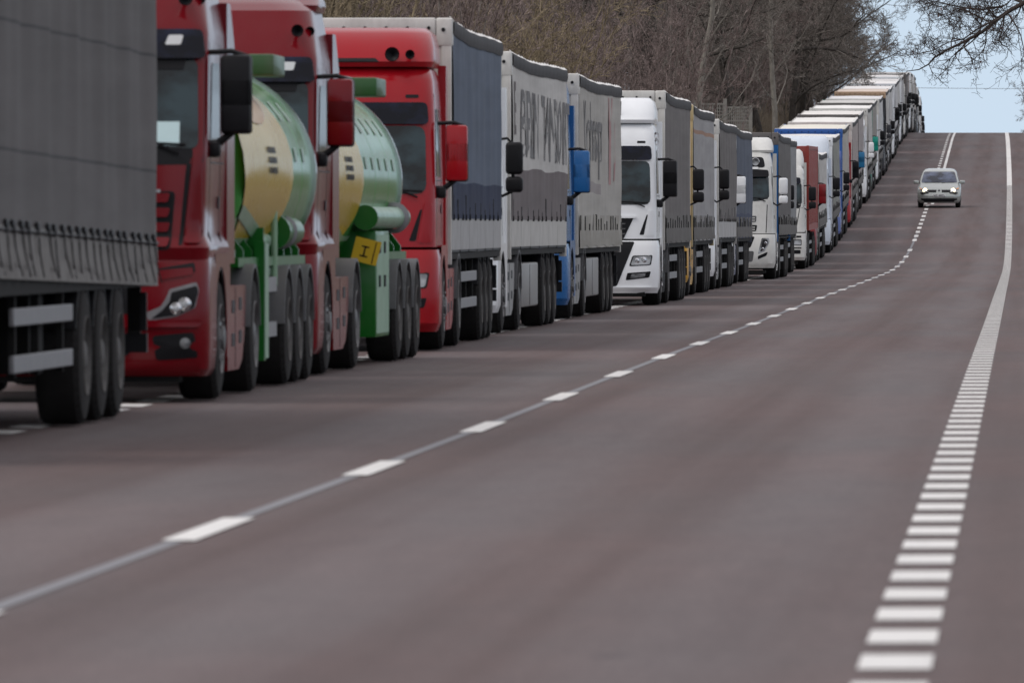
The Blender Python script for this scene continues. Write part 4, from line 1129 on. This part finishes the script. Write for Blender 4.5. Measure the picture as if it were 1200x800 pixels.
for j in range(30):
    y = 440+j*8.5+rt.uniform(-4, 4); x = -13.6-rt.uniform(0, 8)+CX(y)
    if abs((x*FPX/y+1195)-893) < 16: x -= 4
    tree(rt.choice(['oak0', 'oak2', 'oak1', 'slim1']), x, y, rt.uniform(.7, .95), 'bare dark tree crowded together with others on the bank below the hilltop', 'crowded trees on the bank', seed=130+j)
for j in range(12):
    y = 560+j*13; tree(rt.choice(['oak0', 'oak2']), -12.6-rt.uniform(0, 2.5)+CX(y), y, rt.uniform(.72, .92), 'bare tree leaning towards the road in the last row before the crest', 'bare trees in the last row before the crest', seed=200+j)
for j in range(22):
    y = 470+j*12; tree(rt.choice(['bush0', 'bush1']), -13-rt.uniform(0, 4)+CX(y), y, rt.uniform(.8, 1.15), 'low bare undergrowth bush between the big trunks on the bank', 'undergrowth bushes on the bank', 'bare_bush', 'bush', seed=300+j)
# far wood: uncountable mass
rng = np.random.RandomState(5); S = []
for j in range(12000):
    y = rng.uniform(230, 900); x = -34-abs(rng.normal(0, 14)); h0 = rng.uniform(0, 11); L = rng.uniform(1, 3.2); g = P(y)+1.0
    d = rng.normal(0, .55, 3); d[2] = abs(d[2])+.55; d /= np.linalg.norm(d); p = np.array([x, y, g+h0]); r = rng.uniform(.012, .035)
    S.append((p, p+d*L, r, r*.4, 3))
for j in range(500):
    y = rng.uniform(230, 900); x = -30-abs(rng.normal(0, 14)); g = P(y)+.5; r = rng.uniform(.08, .2)
    S.append((np.array([x, y, g]), np.array([x+rng.normal(0, .5), y, g+rng.uniform(9, 14)]), r, r*.3, 1))
tag(put('distant_wood', seg_mesh('distant_wood', S, twig, 3), None), 'far-off bare wood filling the gaps between the nearer trees', 'wood', kind='stuff')
tree('oak0', 2.5, 985, .86, 'small faint bare tree on the skyline at the right edge', None, 'bare_tree', z=P(985)-.3)

# overhanging oak on the right verge
def overhang():
    y0 = 236.0; g = ground_h(6.2, y0)
    t = thing('bare_tree', 'tree at the right whose drooping branch with few withered leaves overhangs the road', 'tree', (6.2, y0, g))
    rng = np.random.RandomState(21)
    def W(px, py, dy=0):
        y = y0+dy; return np.array([(px-1195)*y/FPX-6.2, dy, CZ+(273.6-py)*y/FPX-g])
    S = []
    trunk = [np.array([0, 0, -.2]), np.array([.05, 0, 1.5]), np.array([-.05, .1, 3.2]), np.array([.1, .2, 5]), np.array([.2, .4, 7.5]), np.array([.4, .6, 10.5])]
    tr = [.36, .31, .28, .25, .19, .12]
    for i in range(5): S.append((trunk[i], trunk[i+1], tr[i], tr[i+1], 0))
    def limb(pts, r0, r1, fine):
        n = len(pts)
        for i in range(n-1):
            ra = r0+(r1-r0)*i/(n-1); rb = r0+(r1-r0)*(i+1)/(n-1)
            S.append((pts[i], pts[i+1], ra, rb, 1))
            d = pts[i+1]-pts[i]; L = np.linalg.norm(d)
            for k in range(max(1, int(L*fine))):
                q = pts[i]+d*rng.uniform(0, 1); dd = d/L*rng.uniform(.5, 1)+rng.normal(0, .55, 3); dd[2] += rng.choice([-.25, .45]); sub(q, dd/np.linalg.norm(dd), rng.uniform(.7, 1.5)*(.5+.5*(1-i/n)), min(.022, rb*.6), 2)
    def sub(p, d, L, r, lv):
        n = 5; pts = [p]
        for i in range(n):
            d = d+rng.normal(0, .28, 3); d[2] += .03; d /= np.linalg.norm(d); q = pts[-1]+d*L/n
            S.append((pts[-1], q, max(.004, r*(1-i/n*.7)), max(.0035, r*(1-(i+1)/n*.7)), lv)); pts.append(q)
            if lv < 4:
                for _ in range(2 if lv == 2 else rng.randint(0, 3)):
                    dd = d+rng.normal(0, .7, 3); sub(q, dd/np.linalg.norm(dd), L*rng.uniform(.3, .55), r*.5, lv+1)
    mid = trunk[2]
    limb([np.array([0, .2, 4.6]), np.array([-2.6, .8, 6.6]), W(1235, -28), W(1200, 4), W(1185, 12), W(1170, 22), W(1152, 37, .2), W(1138, 45, .4), W(1125, 52, .3), W(1108, 60, .1), W(1095, 68), W(1088, 76, -.2), W(1077, 82, -.3), W(1062, 84, -.4)], .075, .009, 5.5)
    limb([W(1185, 12), W(1172, 22, -.4), W(1158, 28, -.8), W(1143, 36, -1), W(1130, 46, -1.3), W(1112, 50, -1.5), W(1092, 60, -1.6), W(1075, 64, -1.8)], .030, .008, 5)
    limb([W(1175, 8, 1), W(1150, 12, 1.5), W(1130, 10, 1.9), W(1112, 6, 2.1), W(1095, 2, 2.4), W(1083, 6, 2.5)], .03, .008, 5)
    limb([W(1152, 37, .2), W(1138, 50, .8), W(1122, 62, 1.2), W(1113, 78, 1.4), W(1098, 92, 1.6)], .02, .006, 3)
    limb([W(1182, 18, -.5), W(1190, 30, -.8), W(1196, 42, -1), W(1200, 60, -1.1), W(1204, 80, -1.2)], .022, .006, 4)
    limb([W(1200, 4), W(1165, -8, 1), W(1130, -16, 2), W(1095, -12, 3), W(1072, -2, 3.2)], .04, .009, 5)
    for k in range(9):                               # rest of the crown, above and right of the frame
        a = rng.uniform(-1.2, 4.3); q = trunk[3+rng.randint(0, 2)]; p = [q]
        d = np.array([math.cos(a)*.8, math.sin(a)*.8, .75])
        if d[0] < -.2: d[2] += .7
        for j in range(5): d = d+rng.normal(0, .15, 3); p.append(p[-1]+d/np.linalg.norm(d)*1.15)
        limb(p, .09, .02, 1.6)
    put('trunk', seg_mesh('trunk', [s for s in S if s[4] == 0], dark, 10), t)
    cr = put('crown', seg_mesh('crown', [s for s in S if s[4] > 0], bark('wet_dark_twigs', (.032, .026, .024), (.075, .060, .054)), 5), t)
    tips = [s for s in S if s[4] >= 3]; lm = bark('withered_leaf', (.10, .035, .028), (.17, .07, .05)); mb = MB()
    for k in range(330):
        s = tips[rng.randint(len(tips))]; p = s[1]
        if p[2] < 7.0+2*rng.uniform(-1, .6) and rng.uniform() < .8: continue
        for _ in range(2):
            q = p+rng.normal(0, .02, 3); a = rng.normal(0, 1, 3); a /= np.linalg.norm(a); b = np.cross(a, rng.normal(0, 1, 3)); b /= np.linalg.norm(b); r = rng.uniform(.02, .045)
            mb.add([q-a*r, q+b*r*.5, q+a*r, q-b*r*.5], [(0, 1, 2, 3)], lm)
    mb.build('withered_leaves', cr)
overhang()

# dry grass on the bank
S = []; rng = np.random.RandomState(9)
for j in range(30000):
    y = rng.uniform(280, 640); x = -10.9-abs(rng.normal(0, 2.6)); x += CX(y)
    g = ground_h(x, y); h = rng.uniform(.25, .9); d = np.array([rng.normal(0, .25), rng.normal(0, .25), 1]); p = np.array([x, y, g-.05])
    S.append((p, p+d*h, .009, .004, 3))
tag(put('dry_grass', seg_mesh('dry_grass', S, bark('dry_grass_blades', (.13, .105, .08), (.24, .20, .155)), 3), None), 'dry brown grass growing over the roadside bank', 'grass', kind='stuff')
#TREES_END

# ------------------------------------------------------------------ concrete fence
conc = plain('weathered_concrete', (.21, .20, .18), .85, var=.3, scale=4, bmp=.01)
yf = 390; gz = CZ+(273.6-162)*yf/FPX
f = thing('concrete_fence', 'weathered concrete fence with openwork lattice panels on the bank among the trees', 'fence', (0, yf, gz))
def fence_panel(pxa, pxb, pyt):
    xa, xb = away(yf, pxa), away(yf, pxb); zt = (162-pyt)*yf/FPX; mb = MB()
    mb.box((xa, -.04, zt-.07), (xb, .04, zt), conc); mb.box((xa, -.04, -.6), (xb, .04, .12), conc); mb.box((xa, -.04, zt*.52), (xb, .04, zt*.52+.06), conc)
    for z0, z1 in ((.12, zt*.52), (zt*.52+.06, zt-.07)):
        n = 12
        for k in range(n): x = xa+(xb-xa)*(k+.5)/n; mb.box((x-.02, -.03, z0), (x+.02, .03, z1), conc)
        m_ = 4
        for k in range(1, m_): z = z0+(z1-z0)*k/m_; mb.box((xa, -.025, z-.018), (xb, .025, z+.018), conc)
    mb.build('lattice_panel', f)
fence_panel(779, 812, 119); fence_panel(815, 848, 121); fence_panel(852, 879, 125)
for px, py in ((777, 118), (813.5, 119), (850, 117), (880, 125)):
    mb = MB(); x = away(yf, px); mb.box((x-.07, -.08, -.7), (x+.07, .08, (162-py)*yf/FPX+.04), conc); mb.build('post', f, bevel=.015)

# ------------------------------------------------------------------ power line far away
yl = 1040
for i, (x, lab) in enumerate(((-70, 'concrete power line pole behind the wood left of the hilltop'), (45, 'concrete power line pole far out on the right'))):
    t = thing('power_pole', lab, 'pole', (x, yl, ground_h(x, yl)-.3), group='power line poles')
    mb = MB(); mb.tube([(0, 0, 0), (0, 0, 15.6)], [.18, .1], conc, 10); mb.build('pole', t); mb = MB(); mb.box((-.06, -.9, 15.0), (.06, .9, 15.12), conc); mb.build('crossarm', t)
za = ground_h(-70, yl)+14.85; zb_ = ground_h(45, yl)+14.85
for dy, lab in ((-.8, 'thin overhead power cable crossing the sky beyond the hilltop, nearer of two'), (.8, 'thin overhead power cable crossing the sky beyond the hilltop, farther of two')):
    mb = MB(); mb.tube([(-70+115*t, yl+dy, za+(zb_-za)*t-2.5*4*t*(1-t)*.35) for t in np.linspace(0, 1, 25)], .012, plain('cable', (.12, .12, .13)), 5)
    tag(mb.build('power_cable', None), lab, 'cable', 'overhead power cables')

#VEHICLES
# ------------------------------------------------------------------ the queue of trucks
RED = paint((.145, .0015, .006), .05, .18, spec=.24); RED2 = paint((.32, .004, .010), .06, .22); WHITE = paint((.80, .82, .84), .07, .25)
BLUE = paint((.012, .11, .32), .2, .25); LBLUE = paint((.25, .36, .50), .25, .3); YEL = paint((.62, .33, .02), .2, .3)
OFFW = paint((.70, .70, .67), .3, .3); GREEN = paint((.0, .22, .15), .2, .3); NAVY = paint((.018, .03, .12), .2, .3)
DRED = paint((.22, .008, .014), .25, .3); CONT = paint((.26, .035, .028), .5, .55); ORANGE = paint((.55, .38, .25), .3, .4); CHAR = paint((.035, .037, .045), .25, .3)
boxgrey = plain('side_box_grey', (.22, .215, .21), .5, var=.15)
grey_t = tarp((.115, .110, .112), .3); slate = tarp((.10, .128, .18), .3); lgrey = tarp((.52, .515, .50), .3); mgrey = tarp((.16, .15, .148), .4)
dblue = tarp((.010, .020, .06), .3); mauve = tarp((.155, .135, .138), .3); inkm = tarp((.19, .19, .195), .4); pinkm = tarp((.42, .25, .25), .2); rust = tarp((.34, .21, .15), .3); navyt = tarp((.05, .065, .12), .4); warm = tarp((.42, .41, .385), .35)

# T0 grey curtain trailer at the left edge
t = truck(58.6, -6.76, 'grey curtain-sided truck nearest at the left edge, only its rear wheels and laced curtain showing')
tractor(t, 'daf', WHITE, skirt=boxgrey); curtain_trailer(t, grey_t, 4.05, y0=3.65, lower='fringe', zb=1.10, tilt=.14, seed=1, seams=(1.97, 2.82))
# T1, T2 red tankers
t = truck(79.1, -6.61, 'red tank truck with black mirrors, green and yellow tank, a white paper in its windscreen')
cab, up = tractor(t, 'actros', RED, mcol=black, horns=True, fin=True)
mb = MB(); y = up.front(.87, 2.2)-.013; up.patch(mb, rect(.66, 2.09, 1.0, 2.29), paper, .013, .004, .005); mb.build('paper_sheet', cab)
tank_trailer(t, 3.7, 12.3, (8.7, 10.0, 11.3), False, False, (6.6, 2.8), 1.17)
t = truck(92.5, -6.69, 'red tank truck with red mirrors, green pump cabinet and yellow warning board, second tanker', rz=-.010)
tractor(t, 'actros', RED, mcol=RED, horns=True, fin=True)
tank_trailer(t, 3.9, 13.2, (10.6, 11.9, 13.2), True, True, (5.6, 2.2), 1.03)
# T3 red cab, slate curtain
t = truck(111.1, -6.64, 'bright red truck with roof horns pulling a slate-blue curtain trailer with white lower boards', rz=.010)
tractor(t, 'man', RED2, mcol=RED2, horns=True, skirt=RED2)
curtain_trailer(t, slate, 3.87, lower='boards', boards=paint((.34, .34, .345), .35, .5), bands=[(1.5, 1.95, dblue)], seed=3)
# T4 white truck, grey-white curtain with lettering
t = truck(129.0, -6.93, 'white truck with light grey curtain trailer lettered in dark grey above a mauve stripe', rz=-.009)
tractor(t, 'daf', WHITE, mirror='two', mcol=black, skirt=boxgrey)
curtain_trailer(t, lgrey, 3.80, lower='boards', boards=paint((.47, .46, .44), .3, .5), bands=[(1.5, 2.22, mauve)], seed=4, rail=boxgrey,
   text=[('BIEREN TRANSPORT', 1.28, 5.0, 2.42, inkm, .005), ('E', 1.0, 3.2, 2.7, mauve, 0)])
# T5 blue truck
t = truck(149.0, -6.92, 'blue truck with blue mirror pulling a dirty white curtain trailer with dark and pink lettering', rz=-.008)
tractor(t, 'man', BLUE, mcol=BLUE, skirt=boxgrey)
curtain_trailer(t, warm, 3.81, lower='skirt', zb=1.08, skirtc=tarp((.33, .32, .29), .4), seed=5, rail=boxgrey, bands=[(1.95, 2.12, tarp((.30, .28, .28), .3), .18, .5)],
   text=[('Krohansper', 1.30, 4.0, 2.5, inkm, 0), ('Y', 2.0, 12.0, 2.15, pinkm, 0), ('A', 1.4, 13.4, 2.2, pinkm, 0)])
# T6 white MAN
t = truck(173.6, -6.44, 'white truck with full front visible, dark windscreen and black mirror, grey curtain trailer')
cab, up = tractor(t, 'man', WHITE, mcol=black, skirt=chassis, horns=False)
mb = MB()
for z in (3.02, 3.14):
    mb.lathe([(.75, .055), (.73, .06), (.9, .05), (1.0, .02)], 14, chrome, 'y', (1.17, 0, z-.1))
mb.build('air_horn', cab); mb = MB(); mb.tube([(.55, .5, 3.2), (.56, .52, 3.65)], .006, black, 5); mb.build('aerial', cab)
curtain_trailer(t, mgrey, 3.87, lower='skirt', zb=1.10, seed=6)
# T7 yellow
t = truck(194.6, -6.64, 'yellow truck, mostly hidden, with twin black mirrors and dirty white curtain trailer')
tractor(t, 'daf', YEL, mirror='two', mcol=black, skirt=YEL)
curtain_trailer(t, tarp((.34, .34, .35), .45), 3.87, lower='skirt', zb=1.10, seed=7, frame=paint((.55, .45, .25), .5, .5), bands=[(3.3, 3.38, rust)])
# T8
t = truck(213.6, -6.70, 'white truck with rounded black twin mirrors and grey curtain trailer with pale lower boards')
tractor(t, 'volvo', WHITE, mirror='two', mcol=black, skirt=boxgrey)
curtain_trailer(t, mgrey, 3.78, lower='boards', boards=paint((.40, .40, .40), .4, .5), seed=8)
# T9
t = truck(233.0, -6.88, 'white truck with white mirror and steel-blue curtain trailer, just before the rounded white cab')
tractor(t, 'man', WHITE, mirror='slab', mcol=WHITE, skirt=NAVY)
curtain_trailer(t, tarp((.09, .11, .155), .4), 3.80, lower='skirt', zb=1.10, seed=9, frame=tarp((.12, .14, .18), .4), bands=[(1.1, 1.7, navyt)])
# T10 Volvo
t = truck(254.0, -6.38, 'off-white truck with round roof lamp panel and white twin mirrors, blue strip behind its cab')
tractor(t, 'volvo', OFFW, mirror='two', mcol=WHITE, sign=True, skirt=OFFW)
curtain_trailer(t, tarp((.13, .125, .125), .4), 3.86, lower='skirt', zb=1.15, seed=10, frame=BLUE, frame2=mgrey)
# T11
t = truck(277.0, -6.74, 'grey truck wedged behind the off-white lamp-panelled one, with black twin mirrors and grey trailer')
tractor(t, 'daf', paint((.30, .32, .34), .3, .3), mirror='two', mcol=black, skirt=chassis)
curtain_trailer(t, tarp((.26, .27, .28), .4), 3.95, lower='skirt', seed=11)
# T12 DAF with container
t = truck(301.0, -6.62, 'cream-white truck carrying a rusty red shipping container')
tractor(t, 'daf', OFFW, mirror='two', mcol=black, skirt=chassis)
box_trailer(t, CONT, 3.82, ribs=True)
# T13..
t = truck(321.0, -6.70, 'dark red truck with dark red mirror just behind the red container')
tractor(t, 'man', DRED, mcol=DRED, skirt=GREEN, spoiler=False)
curtain_trailer(t, lgrey, 3.6, lower='skirt', seed=13)
t = truck(341.0, -6.62, 'white truck with pale blue cab side and twin black mirrors, olive-grey curtain trailer')
tractor(t, 'volvo', paint((.66, .72, .80), .15, .25), mirror='two', mcol=black, Hs=.38)
curtain_trailer(t, tarp((.27, .28, .26), .4), 4.05, lower='skirt', seed=14, frame=WHITE)
t = truck(360.5, -6.62, 'truck with bright blue trailer front panel rising behind the white roofs')
tractor(t, 'daf', paint((.16, .22, .5), .3, .3), mirror='two', mcol=black, spoiler=False)
curtain_trailer(t, warm, 4.13, lower='skirt', seed=15, frame=paint((.035, .12, .38), .2, .3), roofc=tarp((.76, .74, .66), .25))
t = truck(380.0, -6.58, 'truck with red and white cab side and one large dark mirror, pale grey trailer')
tractor(t, 'man', paint((.40, .02, .03), .2, .3), mcol=black, skirt=boxgrey)
curtain_trailer(t, tarp((.38, .34, .33), .35), 4.1, lower='skirt', seed=16, roofc=tarp((.80, .79, .76), .2))
t = truck(400.0, -6.66, 'grey truck with a bright blue mirror and pinkish grey trailer')
tractor(t, 'man', paint((.33, .32, .33), .3, .3), mcol=paint((.02, .16, .33), .1, .3))
curtain_trailer(t, tarp((.36, .33, .33), .4), 4.1, lower='skirt', seed=17, frame=mgrey, roofc=tarp((.76, .74, .71), .25))
t = truck(420.5, -6.58, 'white truck with white twin mirrors and white-grey trailer halfway up the hill')
tractor(t, 'volvo', WHITE, mirror='two', mcol=WHITE)
curtain_trailer(t, lgrey, 4.1, lower='skirt', seed=18, roofc=tarp((.82, .81, .79), .15))
t = truck(441.0, -6.66, 'green truck with a teal green mirror partway up the hill')
tractor(t, 'man', GREEN, mcol=paint((.01, .28, .22), .1, .3))
curtain_trailer(t, tarp((.30, .29, .27), .4), 4.1, lower='skirt', seed=19, frame=GREEN, frame2=mgrey, roofc=tarp((.72, .71, .68), .25))
t = truck(461.0, -6.62, 'pale white truck with black twin mirrors next behind the green one')
tractor(t, 'daf', WHITE, mirror='two', mcol=black, skirt=DRED)
curtain_trailer(t, tarp((.55, .56, .57), .2), 4.05, lower='skirt', seed=20, roofc=tarp((.74, .74, .74), .2))
t = truck(481.0, -6.56, 'black-nosed truck with lit chrome lamps under an orange-brown trailer front')
tractor(t, 'daf', CHAR, mirror='two', mcol=CHAR, spoiler=False)
curtain_trailer(t, lgrey, 4.15, lower='skirt', seed=21, frame=CHAR, frame2=ORANGE, roofc=tarp((.72, .62, .54), .25))
far = [(502, WHITE, 'two', black, 'man', tarp((.5, .5, .5), .2), WHITE, 'white truck with white trailer front directly above the orange trailer'),
 (523, WHITE, 'slab', black, 'daf', tarp((.55, .55, .56), .2), WHITE, 'white truck with tall white roof, second above the orange-brown trailer'),
 (544, NAVY, 'two', black, 'volvo', lgrey, steelwhite, 'navy truck high on the hill showing a dark mirror against grey trailers'),
 (565, WHITE, 'two', black, 'man', tarp((.45, .45, .46), .3), WHITE, 'white truck near the hilltop with pale grey trailer and black twin mirrors'),
 (586, OFFW, 'two', black, 'daf', mgrey, mgrey, 'cream truck near the hilltop with a grey curtain trailer'),
 (607, CHAR, 'two', black, 'volvo', tarp((.34, .30, .28), .3), steelwhite, 'charcoal truck close below the crest'),
 (628, WHITE, 'two', black, 'daf', lgrey, WHITE, 'white truck standing right at the crest'),
 (649, paint((.30, .29, .28), .3, .3), 'slab', black, 'man', tarp((.40, .38, .36), .3), WHITE, 'grey-brown truck just over the crest'),
 (670, WHITE, 'two', black, 'volvo', mgrey, WHITE, 'white truck over the crest with dark mirror against the sky'),
 (692, CHAR, 'two', black, 'daf', lgrey, WHITE, 'dark truck over the crest, lower part hidden by the hilltop'),
 (714, WHITE, 'two', black, 'man', lgrey, WHITE, 'white truck sinking behind the crest, third from the last'),
 (737, LBLUE, 'two', black, 'daf', mgrey, steelwhite, 'pale blue truck behind the crest, next to last in view'),
 (762, WHITE, 'two', black, 'volvo', lgrey, WHITE, 'last truck in view, its top just peeping over the crest')]
for k, (y, c, mi_, mc, st, tp, fr, lab) in enumerate(far):
    t = truck(y, -6.62 + .06*math.sin(k*2.1), lab)
    tractor(t, st, c, mirror=mi_, mcol=mc, spoiler=k % 3 != 1)
    curtain_trailer(t, tp, 4.03 if k < 2 else 3.93, lower='skirt', seed=30+k, frame=fr, roofc=tarp((.82, .81, .80), .12))

# ------------------------------------------------------------------ the oncoming car
silver = paint((.40, .425, .41), .08, .22, metal=.45)
yc = 413.0; xc = -3.42
car = thing('car', 'silver family car with lit headlights driving down the hill towards the viewer', 'car', (xc, yc, P(yc)+.005), slope(yc), 0)
car.scale = (1.03, 1, 1.0)
sh = Shell([(.20, .10, 4.15, .80, .28), (.28, .03, 4.22, .86, .3), (.5, 0, 4.25, .885, .34), (.66, .06, 4.25, .895, .38), (.78, .17, 4.22, .89, .4), (.88, .42, 4.2, .87, .42), (.97, .80, 4.18, .84, .40),
            (1.03, 1.02, 4.15, .81, .22), (1.2, 1.30, 4.1, .775, .2), (1.4, 1.66, 4.0, .715, .2), (1.5, 1.88, 3.92, .67, .22), (1.57, 2.15, 3.8, .60, .26), (1.61, 2.6, 3.5, .45, .3)], .10)
mb = MB(); sh.make(mb, silver, 3); body = mb.build('body', car, sharp=50)
mb = MB(); sh.patch(mb, [(-.745, 1.05), (.745, 1.05), (.635, 1.50), (-.635, 1.50)], glass_mat('car_glass', (.045, .055, .085), .08), .016, .04, .07, rings=(1, .97, .9, .8, .65, .5, .3, .15)); mb.build('windscreen', body)
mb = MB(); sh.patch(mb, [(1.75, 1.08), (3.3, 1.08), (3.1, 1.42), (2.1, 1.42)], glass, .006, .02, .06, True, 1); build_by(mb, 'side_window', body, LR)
mb = MB()
for s in (1, -1):
    mb.rbox((s*.60-.17, .05, .60), (s*.60+.17, .3, .66), .02, black)
sh.patch(mb, [(.12, .655), (.45, .655), (.47, .76), (.10, .76)], black, .008, .02, .015, True); mb.build('grille', body)
mb = MB(); sh.patch(mb, [(-.62, .25), (.62, .25), (.66, .40), (-.66, .40)], black, .006, .02, .04); sh.patch(mb, [(.60, .30), (.74, .32), (.74, .40), (.62, .39)], black, .006, .02, .02, True); mb.build('air_intake', body)
mb = MB(); y = sh.front(0, .72)
mb.prism([(-.055, .72), (0, .80), (.055, .72), (0, .64)], 'y', y-.03, y-.012, chrome); mb.prism([(-.025, .72), (0, .76), (.025, .72), (0, .68)], 'y', y-.034, y-.031, black); mb.build('badge', body)
mb = MB(); y = sh.front(0, .5); mb.rbox((-.26, y-.03, .475), (.26, y-.015, .585), .008, white_pl)
vs, fs = text_verts('WZ 48372', .1, .002); mb.add([(v[0]*1.02-.23, y-.034, .495+v[1]) for v in vs], fs, black); mb.build('number_plate', body)
for s in (1, -1):
    mb = MB(); sh.patch(mb, [(s*.46, .66), (s*.66, .67), (s*.80, .76), (s*.83, .86), (s*.62, .82), (s*.47, .76)], lampglass, .008, .02, .03)
    sh.patch(mb, [(s*.74, .77), (s*.80, .80), (s*.82, .85), (s*.7, .82)], plain('amber', (.6, .22, .04), .3), .013, .02, .01)
    hl = mb.build('headlight', body)
    x, z = s*.58, .735; y = sh.front(x, z); mb = MB(); lit = MATS.get('lit') or emit('lit_lamp', (.9, .8, .6), (1, .80, .48), 5); MATS['lit'] = lit
    mb.lathe([(y-.03, 0), (y-.03, .06), (y-.015, .088), (y, .09)], 16, lit, 'y', (x, 0, z)); mb.build('lamp', hl)
    mb = MB(); mb.rbox((min(s*.84, s*1.06), 1.2, .99), (max(s*.84, s*1.06), 1.36, 1.14), .04, silver, 3); mb.tube([(s*.76, 1.3, 1.03), (s*.88, 1.3, 1.05)], .025, black, 6); mb.build('wing_mirror', body)
    for yy in (.85, 3.53):
        w_ = wheel(car, s*.77, yy, 'steer', .315, .63); w_.scale = (.62, .63, .63)
    mb = MB(); sh.patch(mb, [(.45, .2), (1.25, .2), (1.22, .5), (1.05, .66), (.66, .66), (.48, .5)], black, .004, .02, .05, True, s); mb.build('wheel_arch', body)
mb = MB(); mb.tube([(-.6, sh.front(-.6, 1.05)-.02, 1.05), (0, sh.front(0, 1.07)-.02, 1.065)], .012, black, 5); mb.tube([(.1, sh.front(.1, 1.05)-.02, 1.05), (.6, sh.front(.6, 1.07)-.02, 1.065)], .012, black, 5); mb.build('wiper', body)
